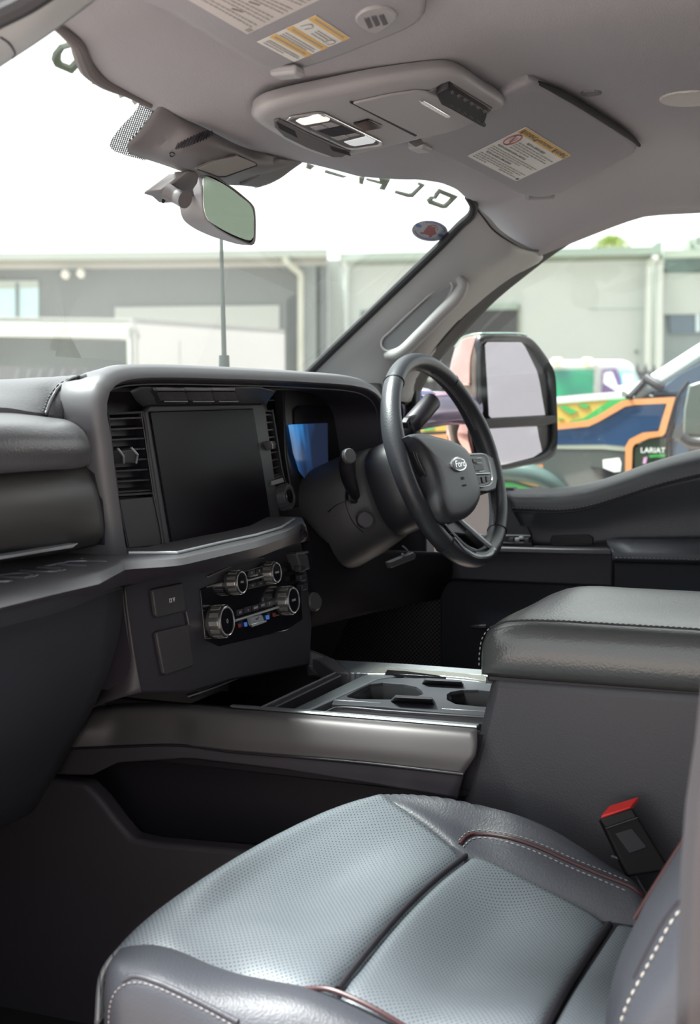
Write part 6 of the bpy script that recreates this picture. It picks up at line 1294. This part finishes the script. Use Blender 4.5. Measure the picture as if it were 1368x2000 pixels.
# white utility truck behind it, about 15 m off
ut = thing('utility_truck', 'white cab truck with green reflections in its long side window', 'truck', tuple(D(1150, 860, 15)*V(1, 1, 0)))
du = 15.0
def U(x, y, o=0.0): return D(x, y, du-o)
WHT = mat('truck_white', (.46, .48, .46), .3, coat=.5)
prism('body', [U(980, 706), (U(1160, 703)), U(1225, 703), U(1238, 712), U(1256, 752), U(1262, 780), U(1262, 1010), U(980, 1010)], _fh*1.9, WHT, ut, bevel=.06, seg=3)
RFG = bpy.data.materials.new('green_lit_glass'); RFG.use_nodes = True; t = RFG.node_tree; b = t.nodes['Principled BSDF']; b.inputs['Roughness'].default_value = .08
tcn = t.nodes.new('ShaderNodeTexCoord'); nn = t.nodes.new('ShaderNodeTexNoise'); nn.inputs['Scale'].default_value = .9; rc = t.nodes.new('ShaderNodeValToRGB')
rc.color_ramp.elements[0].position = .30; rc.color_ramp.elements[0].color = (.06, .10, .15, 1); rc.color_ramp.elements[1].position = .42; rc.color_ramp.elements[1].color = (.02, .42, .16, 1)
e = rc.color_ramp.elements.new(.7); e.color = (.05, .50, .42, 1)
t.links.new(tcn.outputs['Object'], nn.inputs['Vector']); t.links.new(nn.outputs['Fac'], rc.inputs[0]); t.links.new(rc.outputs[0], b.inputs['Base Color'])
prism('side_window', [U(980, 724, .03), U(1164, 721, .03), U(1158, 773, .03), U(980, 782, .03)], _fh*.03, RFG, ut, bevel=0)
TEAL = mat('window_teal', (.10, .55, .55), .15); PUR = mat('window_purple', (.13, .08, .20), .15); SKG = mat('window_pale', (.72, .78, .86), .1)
prism('cab_window', [U(1178, 722, .03), U(1204, 720, .03), U(1216, 745, .03), U(1214, 775, .03), U(1176, 775, .03)], _fh*.03, PUR, ut, bevel=0)
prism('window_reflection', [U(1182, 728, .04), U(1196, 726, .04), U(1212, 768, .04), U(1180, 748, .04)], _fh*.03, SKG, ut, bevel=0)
prism('cab_window', [U(1212, 727, .03), U(1240, 727, .03), U(1252, 762, .03), U(1218, 762, .03)], _fh*.03, TEAL, ut, bevel=0)
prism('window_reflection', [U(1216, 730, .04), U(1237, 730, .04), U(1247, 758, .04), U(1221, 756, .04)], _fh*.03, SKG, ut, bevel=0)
prism('body_gap', [U(1160, 712, .03), U(1166, 706, .03), U(1170, 720, .03), U(1166, 780, .03), U(1160, 780, .03)], _fh*.03, mat('gap_grey', (.35, .38, .37), .5), ut, bevel=0)
for x in (1089, 1148): box('roof_lamp', U(x, 705, .05), (.10, .10, .06), mat('roof_lamp_amber', (1, .65, .3), .4, emit=(1, .6, .25), estr=.8), ut, bevel=.02)
for x in (1010, 1200): lathe('wheel', V(*(U(x, 900)[:2]), .38), _fh, [(-.02, .2), (-.02, .36), (.0, .38), (.22, .38), (.22, .2)], BLACKP, ut, n=28)
prism('bonnet_line', [U(1212, 755, .25), U(1240, 752, .25), U(1258, 768, .25), U(1210, 775, .25)], _fh*.5, mat('bonnet_pale', (.7, .75, .85), .2), ut, bevel=.03)

# pale box trailer at the left
bt = thing('box_trailer', 'white box trailer with its near end open, standing beyond the dashboard', 'trailer', tuple(D(262, 1000, 17)*V(1, 1, 0)))
A_, B_, L0 = D(262, 622, 17.0), D(556, 644, 20.5), D(-120, 617, 17.6)
A_2, B_2, L2_ = A_*V(1, 1, 0)+V(0, 0, .5), B_*V(1, 1, 0)+V(0, 0, .5), L0*V(1, 1, 0)+V(0, 0, .5)
TW = mat('trailer_white', (.50, .50, .49), .5)
inw = (B_-A_)/np.linalg.norm(B_-A_); tow = (A_-L0)/np.linalg.norm((A_-L0))
prism('side_wall', [A_, B_, B_2, A_2], -tow*.05, TW, bt, bevel=0); prism('roof_skin', [A_, B_, B_+(L0-A_), L0], V(0, 0, -.06), TW, bt, bevel=0)
prism('far_wall', [L0, B_+(L0-A_), (B_2+(L2_-A_2)), L2_], tow*.05, TW, bt, bevel=0)
for k, (za, zb) in enumerate([(0, -.13), (-.17, -.24)]): prism('header_rail', [L0+V(0, 0, za), A_+V(0, 0, za), A_+V(0, 0, zb), L0+V(0, 0, zb)], inw*(.06 if k == 0 else .12), mat('trailer_frame', (.47, .50, .46), .5), bt, bevel=.008)
prism('header_seam_strip', [L0+V(0, 0, -.13), A_+V(0, 0, -.13), A_+V(0, 0, -.17), L0+V(0, 0, -.17)], inw*.08, mat('trailer_seam', (.45, .48, .45), .6), bt, bevel=0)  # thin strip between the two header rails
prism('corner_post', [A_+V(0, 0, -.1)-tow*.10, A_+V(0, 0, -.1), A_2, A_2-tow*.10], inw*.08, MATS['trailer_frame'], bt, bevel=.01)
tube('corner_seam', [A_+V(0, 0, -.02)+inw*.03, A_2+inw*.03], .012, MATS['trailer_seam'], bt, n=3)
prism('inner_curtain', [L0+inw*1.0+V(0, 0, -.24), A_+inw*1.0+V(0, 0, -.24), A_2+inw*1.0, L2_+inw*1.0], inw*.02, mat('curtain_grey', (.19, .22, .21), .7), bt, bevel=0)
sl = []
g0 = D(-20, 716, 17.3)
for i in range(13):
    p = D(20+22*i, 712, 17.2); sl.append(bx(p+V(0, 0, -.34), (.012, .03, .6), rot=Matrix.Rotation(.35, 3, Vector(_fh))))
merged('floor_slats', sl, mat('slat_light', (.09, .10, .10), .7), bt, smooth=False)
prism('tail_ramp', [D(-60, 714, 17.35), D(256, 717, 17.35), D(256, 780, 17.35), D(-60, 780, 17.35)], _fh*.03, mat('ramp_dark', (.11, .11, .115), .7), bt, bevel=0)

# ---- buildings, one street front about 30 m away
bd1 = thing('grey_warehouse', 'grey rendered warehouse with a pale gutter and half-hidden roller door, left', 'building', tuple(D(300, 1000, 30)*V(1, 1, 0)))
d1 = 30.0
def G1(x, y, o=0.0): return D(x, y, d1-o)
GW = mat('render_grey', (.125, .135, .132), .9, vary=.06); FAS = mat('gutter_pale', (.33, .37, .33), .6); SOF = mat('soffit_beige', (.26, .255, .21), .8); DP = mat('downpipe_white', (.48, .52, .48), .6)
def gp_(x, z, o=0.0, d=d1): 
    p = D(x, 700, d-o); return V(p[0], p[1], z)
def slabg(name, L, o, dep, m_, par): return prism(name, [G1(x, y, o) for x, y in L], _fh*dep, m_, par, bevel=0)
slabg('wall', [(-300, 520), (640, 512), (640, 752), (640, 960), (-300, 960)], 0, .3, GW, bd1)
slabg('gutter', [(-300, 497), (300, 491), (640, 486), (640, 501), (300, 505), (-300, 509)], .7, .25, FAS, bd1)
slabg('fascia', [(-300, 509), (300, 505), (640, 501), (640, 510), (300, 515), (-300, 517)], .45, .2, SOF, bd1)
slabg('soffit', [(-300, 517), (300, 515), (642, 511), (642, 519), (300, 523), (-300, 526)], .15, .15, mat('soffit_light', (.34, .33, .29), .8), bd1)
rd = slabg('roller_door', [(224, 600), (546, 596), (546, 960), (224, 960)], .05, .1, mat('roller_pale', (.34, .36, .335), .6, bump=('ribs', 1.6, .5)), bd1)
slabg('pier', [(590, 520), (618, 519), (618, 960), (590, 960)], .25, .25, mat('pier_grey', (.19, .215, .21), .85), bd1)
slabg('pier', [(626, 519), (640, 519), (640, 960), (626, 960)], .3, .3, mat('pier_dark', (.10, .115, .115), .85), bd1)
tube('downpipe', [G1(556, 503, .7), G1(560, 512, .7), G1(586, 533, .35), G1(588, 542, .3), G1(588, 960, .3)], .07, mat('pipe_cream', (.42, .44, .37), .6), bd1, smoothpath=False, k=10)
slabg('panel_joint', [(560, 760), (600, 760), (600, 560), (560, 585)], -.0, .02, GW, bd1)
prism('side_window', [G1(-60, 556, .03), G1(75, 556, .03), G1(75, 620, .03), G1(-60, 620, .03)], _fh*.05, mat('window_sky_blue', (.42, .60, .62), .1), bd1, bevel=0)
slabg('window_bar', [(30, 552), (37, 552), (37, 622), (30, 622)], .06, .03, mat('bar_dark', (.12, .15, .15), .6), bd1)
slabg('window_head', [(-60, 548), (75, 548), (75, 562), (-60, 566)], .05, .03, FAS, bd1)
fl_ = thing('floodlight', 'twin cream floodlight under the gutter of the grey warehouse', 'floodlight', tuple(G1(145, 535, .3)))
for x, y in ((158, 534), (128, 536)): box('lamp_head', G1(x, y, .45), (.16, .12, .15), mat('lamp_cream', (.72, .70, .60), .5), fl_, rot=Matrix.Rotation(.5, 3, 'Y'), bevel=.03)
tube('bracket', [G1(128, 528, .3), G1(158, 528, .3)], .03, mat('bar_dark', (.12, .15, .15), .6), fl_)

bd2 = thing('white_warehouse', 'white warehouse wall with pale green gutter and dark doorway behind the door mirror', 'building', tuple(D(980, 1000, 30.2)*V(1, 1, 0)))
d1 = 30.2
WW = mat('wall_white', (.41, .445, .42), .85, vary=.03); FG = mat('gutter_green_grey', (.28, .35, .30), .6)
slabg('wall', [(641, 508), (1296, 505), (1296, 960), (641, 960)], 0, .3, WW, bd2)
slabg('gutter', [(664, 495), (930, 489), (1294, 481), (1294, 496), (930, 503), (664, 508)], .7, .25, FG, bd2)
slabg('fascia', [(664, 508), (930, 503), (1294, 496), (1294, 505), (930, 513), (664, 518)], .4, .3, mat('fascia_olive', (.19, .215, .17), .8), bd2)  # olive-grey fascia below the gutter
slabg('gutter_end', [(1284, 473), (1294, 471), (1294, 482), (1272, 482)], .6, .2, FG, bd2)
tube('downpipe', [G1(671, 508, .6), G1(674, 520, .3), G1(676, 530, .2), G1(676, 960, .2)], .06, mat('pipe_grey_green', (.42, .47, .44), .6), bd2, smoothpath=False)
tube('downpipe', [G1(1281, 500, .7), G1(1278, 507, .6), G1(1269, 516, .35), G1(1268, 528, .3), G1(1262, 960, .3)], .07, DP, bd2, smoothpath=False)
slabg('corner_post', [(1284, 497), (1297, 497), (1292, 960), (1276, 960)], .3, .3, DP, bd2)
slabg('dark_window', [(704, 606), (760, 605), (760, 700), (706, 700)], .02, .05, mat('dark_glass', (.13, .16, .165), .3), bd2)
slabg('doorway', [(900, 604), (1012, 602), (1012, 960), (900, 960)], .03, .05, mat('doorway_dark', (.055, .055, .058), .8), bd2)
slabg('door_reveal', [(896, 596), (1014, 594), (1014, 604), (896, 606)], .05, .05, FG, bd2); slabg('door_reveal', [(1012, 596), (1017, 596), (1017, 800), (1012, 800)], .05, .05, MATS['fascia_olive'], bd2)
slabg('wall_joint', [(1152, 603), (1262, 602), (1262, 604), (1152, 605)], .01, .02, FG, bd2)
slabg('wall_vent', [(1241, 684), (1247, 684), (1247, 691), (1241, 691)], .05, .1, MATS['fascia_olive'], bd2)
slabg('wall_dark_patch', [(860, 650), (898, 650), (898, 720), (860, 720)], .02, .03, MATS['doorway_dark'], bd2)  # dark rectangle on the wall beside the doorway

bd3 = thing('grey_unit', 'grey unit with a pale roller door and dark window at the right edge', 'building', tuple(D(1340, 1000, 30.4)*V(1, 1, 0)))
d1 = 30.4
slabg('wall', [(1296, 492), (1700, 480), (1700, 960), (1296, 960)], 0, .3, mat('unit_grey', (.22, .26, .26), .85), bd3)
slabg('gutter', [(1296, 488), (1700, 480), (1700, 494), (1296, 503)], .6, .3, mat('gutter_light_green', (.38, .45, .38), .6), bd3)
slabg('upper_band', [(1299, 503), (1700, 500), (1700, 529), (1299, 532)], .1, .1, mat('band_teal_grey', (.13, .185, .175), .7), bd3)
slabg('roller_door', [(1297, 533), (1700, 530), (1700, 610), (1297, 614)], .15, .12, mat('roller_door_pale', (.36, .40, .37), .6, bump=('ribs', 1.6, .6)), bd3)
slabg('window', [(1308, 614), (1700, 612), (1700, 652), (1310, 652)], .1, .1, mat('unit_window', (.10, .14, .17), .2), bd3)
slabg('window_post', [(1360, 614), (1368, 614), (1368, 648), (1360, 648)], .14, .05, mat('post_pale', (.45, .55, .56), .5), bd3)
ac = thing('air_conditioner', 'boxy pale air conditioner on the roof of the grey unit', 'air conditioner', tuple(D(1375, 488, 30.3)))
prism('casing', [D(1350, 462, 30.2), D(1420, 460, 30.2), D(1420, 490, 30.2), D(1346, 490, 30.2)], _fh*.6, FAS, ac, bevel=.03)
lathe('fan_grille', D(1366, 473, 30.15), -_fh, [(0, .13), (.03, .13), (.03, .09), (.0, .09)], DP, ac, n=20)
prism('duct', [D(1336, 487, 30.1), D(1341, 467, 30.1), D(1350, 463, 30.1), D(1350, 487, 30.1)], _fh*.4, mat('duct_grey', (.42, .46, .40), .6), ac, bevel=.02)
# parking sign
pg = thing('parking_sign', 'blue square parking sign with a white P on the grey unit wall', 'sign', tuple(D(1335, 705, 30)))
prism('sign_panel', [D(1325, 697, 30), D(1344, 696, 30), D(1344, 713, 30), D(1325, 714, 30)], _fh*.03, mat('sign_blue', (.07, .16, .42), .5), pg, bevel=0)
text('sign_letter', 'P', D(1334.5, 705, 29.95), _rh, V(0, 0, 1), .2, mat('sign_white', (.85, .88, .9), .5), pg, extrude=.01)
# spiked fence, 20 m away
fe = thing('steel_fence', 'black steel palisade fence with spear tops in front of the warehouses', 'fence', tuple(D(1300, 1000, 20)*V(1, 1, 0)))
FB = mat('fence_black', (.025, .025, .028), .5)
ps = []
for i in range(34):
    x = 800+16.5*i; p = D(x, 727, 20); ps.append(bx(V(p[0], p[1], (p[2])/2+.02), (.03, .03, p[2]))); ps.append(bx(V(p[0], p[1], p[2]-.02), (.05, .05, .04)))
    ps.append(([p+V(-.03, -.03, 0), p+V(.03, -.03, 0), p+V(.03, .03, 0), p+V(-.03, .03, 0), p+V(0, 0, .14)], [(0, 1, 4), (1, 2, 4), (2, 3, 4), (3, 0, 4), (0, 3, 2, 1)]))
merged('pickets', ps, FB, fe, smooth=False)
tube('rail', [D(780, 733, 20), D(1368, 728, 20)], .03, FB, fe, n=6); tube('rail', [D(780, 900, 20), D(1368, 900, 20)], .03, FB, fe, n=6)
# low dark wall and shrubs behind the fence
dk = thing('loading_dock', 'low dark dock wall behind the steel fence', 'dock', tuple(D(1200, 1000, 24)*V(1, 1, 0)))
prism('dock_wall', [D(780, 752, 24), D(900, 735, 24), D(1400, 733, 24), D(1400, 960, 24), D(780, 960, 24)], _fh*.4, mat('dock_dark', (.06, .06, .065), .9), dk, bevel=0)
# tree top over the roof
tr = thing('tree', 'yellow-green tree top showing just above the white warehouse roof', 'tree', tuple(D(1195, 1000, 40)*V(1, 1, 0)))
ctr = D(1195, 492, 40); ps = []
for i in range(900):
    a, b, r = random.uniform(0, 6.28), random.uniform(-.6, 1.5), random.uniform(.3, 1)**.5
    p = ctr+V(math.cos(a)*math.cos(b)*.55*r, math.sin(a)*math.cos(b)*.55*r, math.sin(b)*.45*r)
    d1_ = V(random.uniform(-1, 1), random.uniform(-1, 1), random.uniform(-.3, 1)); d1_ /= np.linalg.norm(d1_); d2_ = np.cross(d1_, V(.3, .5, .8)); d2_ /= np.linalg.norm(d2_)
    ps.append(([p-d2_*.02, p+d1_*.09, p+d2_*.02, p-d1_*.05], [(0, 1, 2), (0, 2, 3)]))
merged('foliage', ps, mat('leaf_yellow_green', (.25, .33, .07), .6), tr, smooth=False)
tube('trunk', [D(1195, 1000, 40)*V(1, 1, 0), ctr], [.16, .08], mat('bark', (.10, .08, .06), .9), tr, n=8)
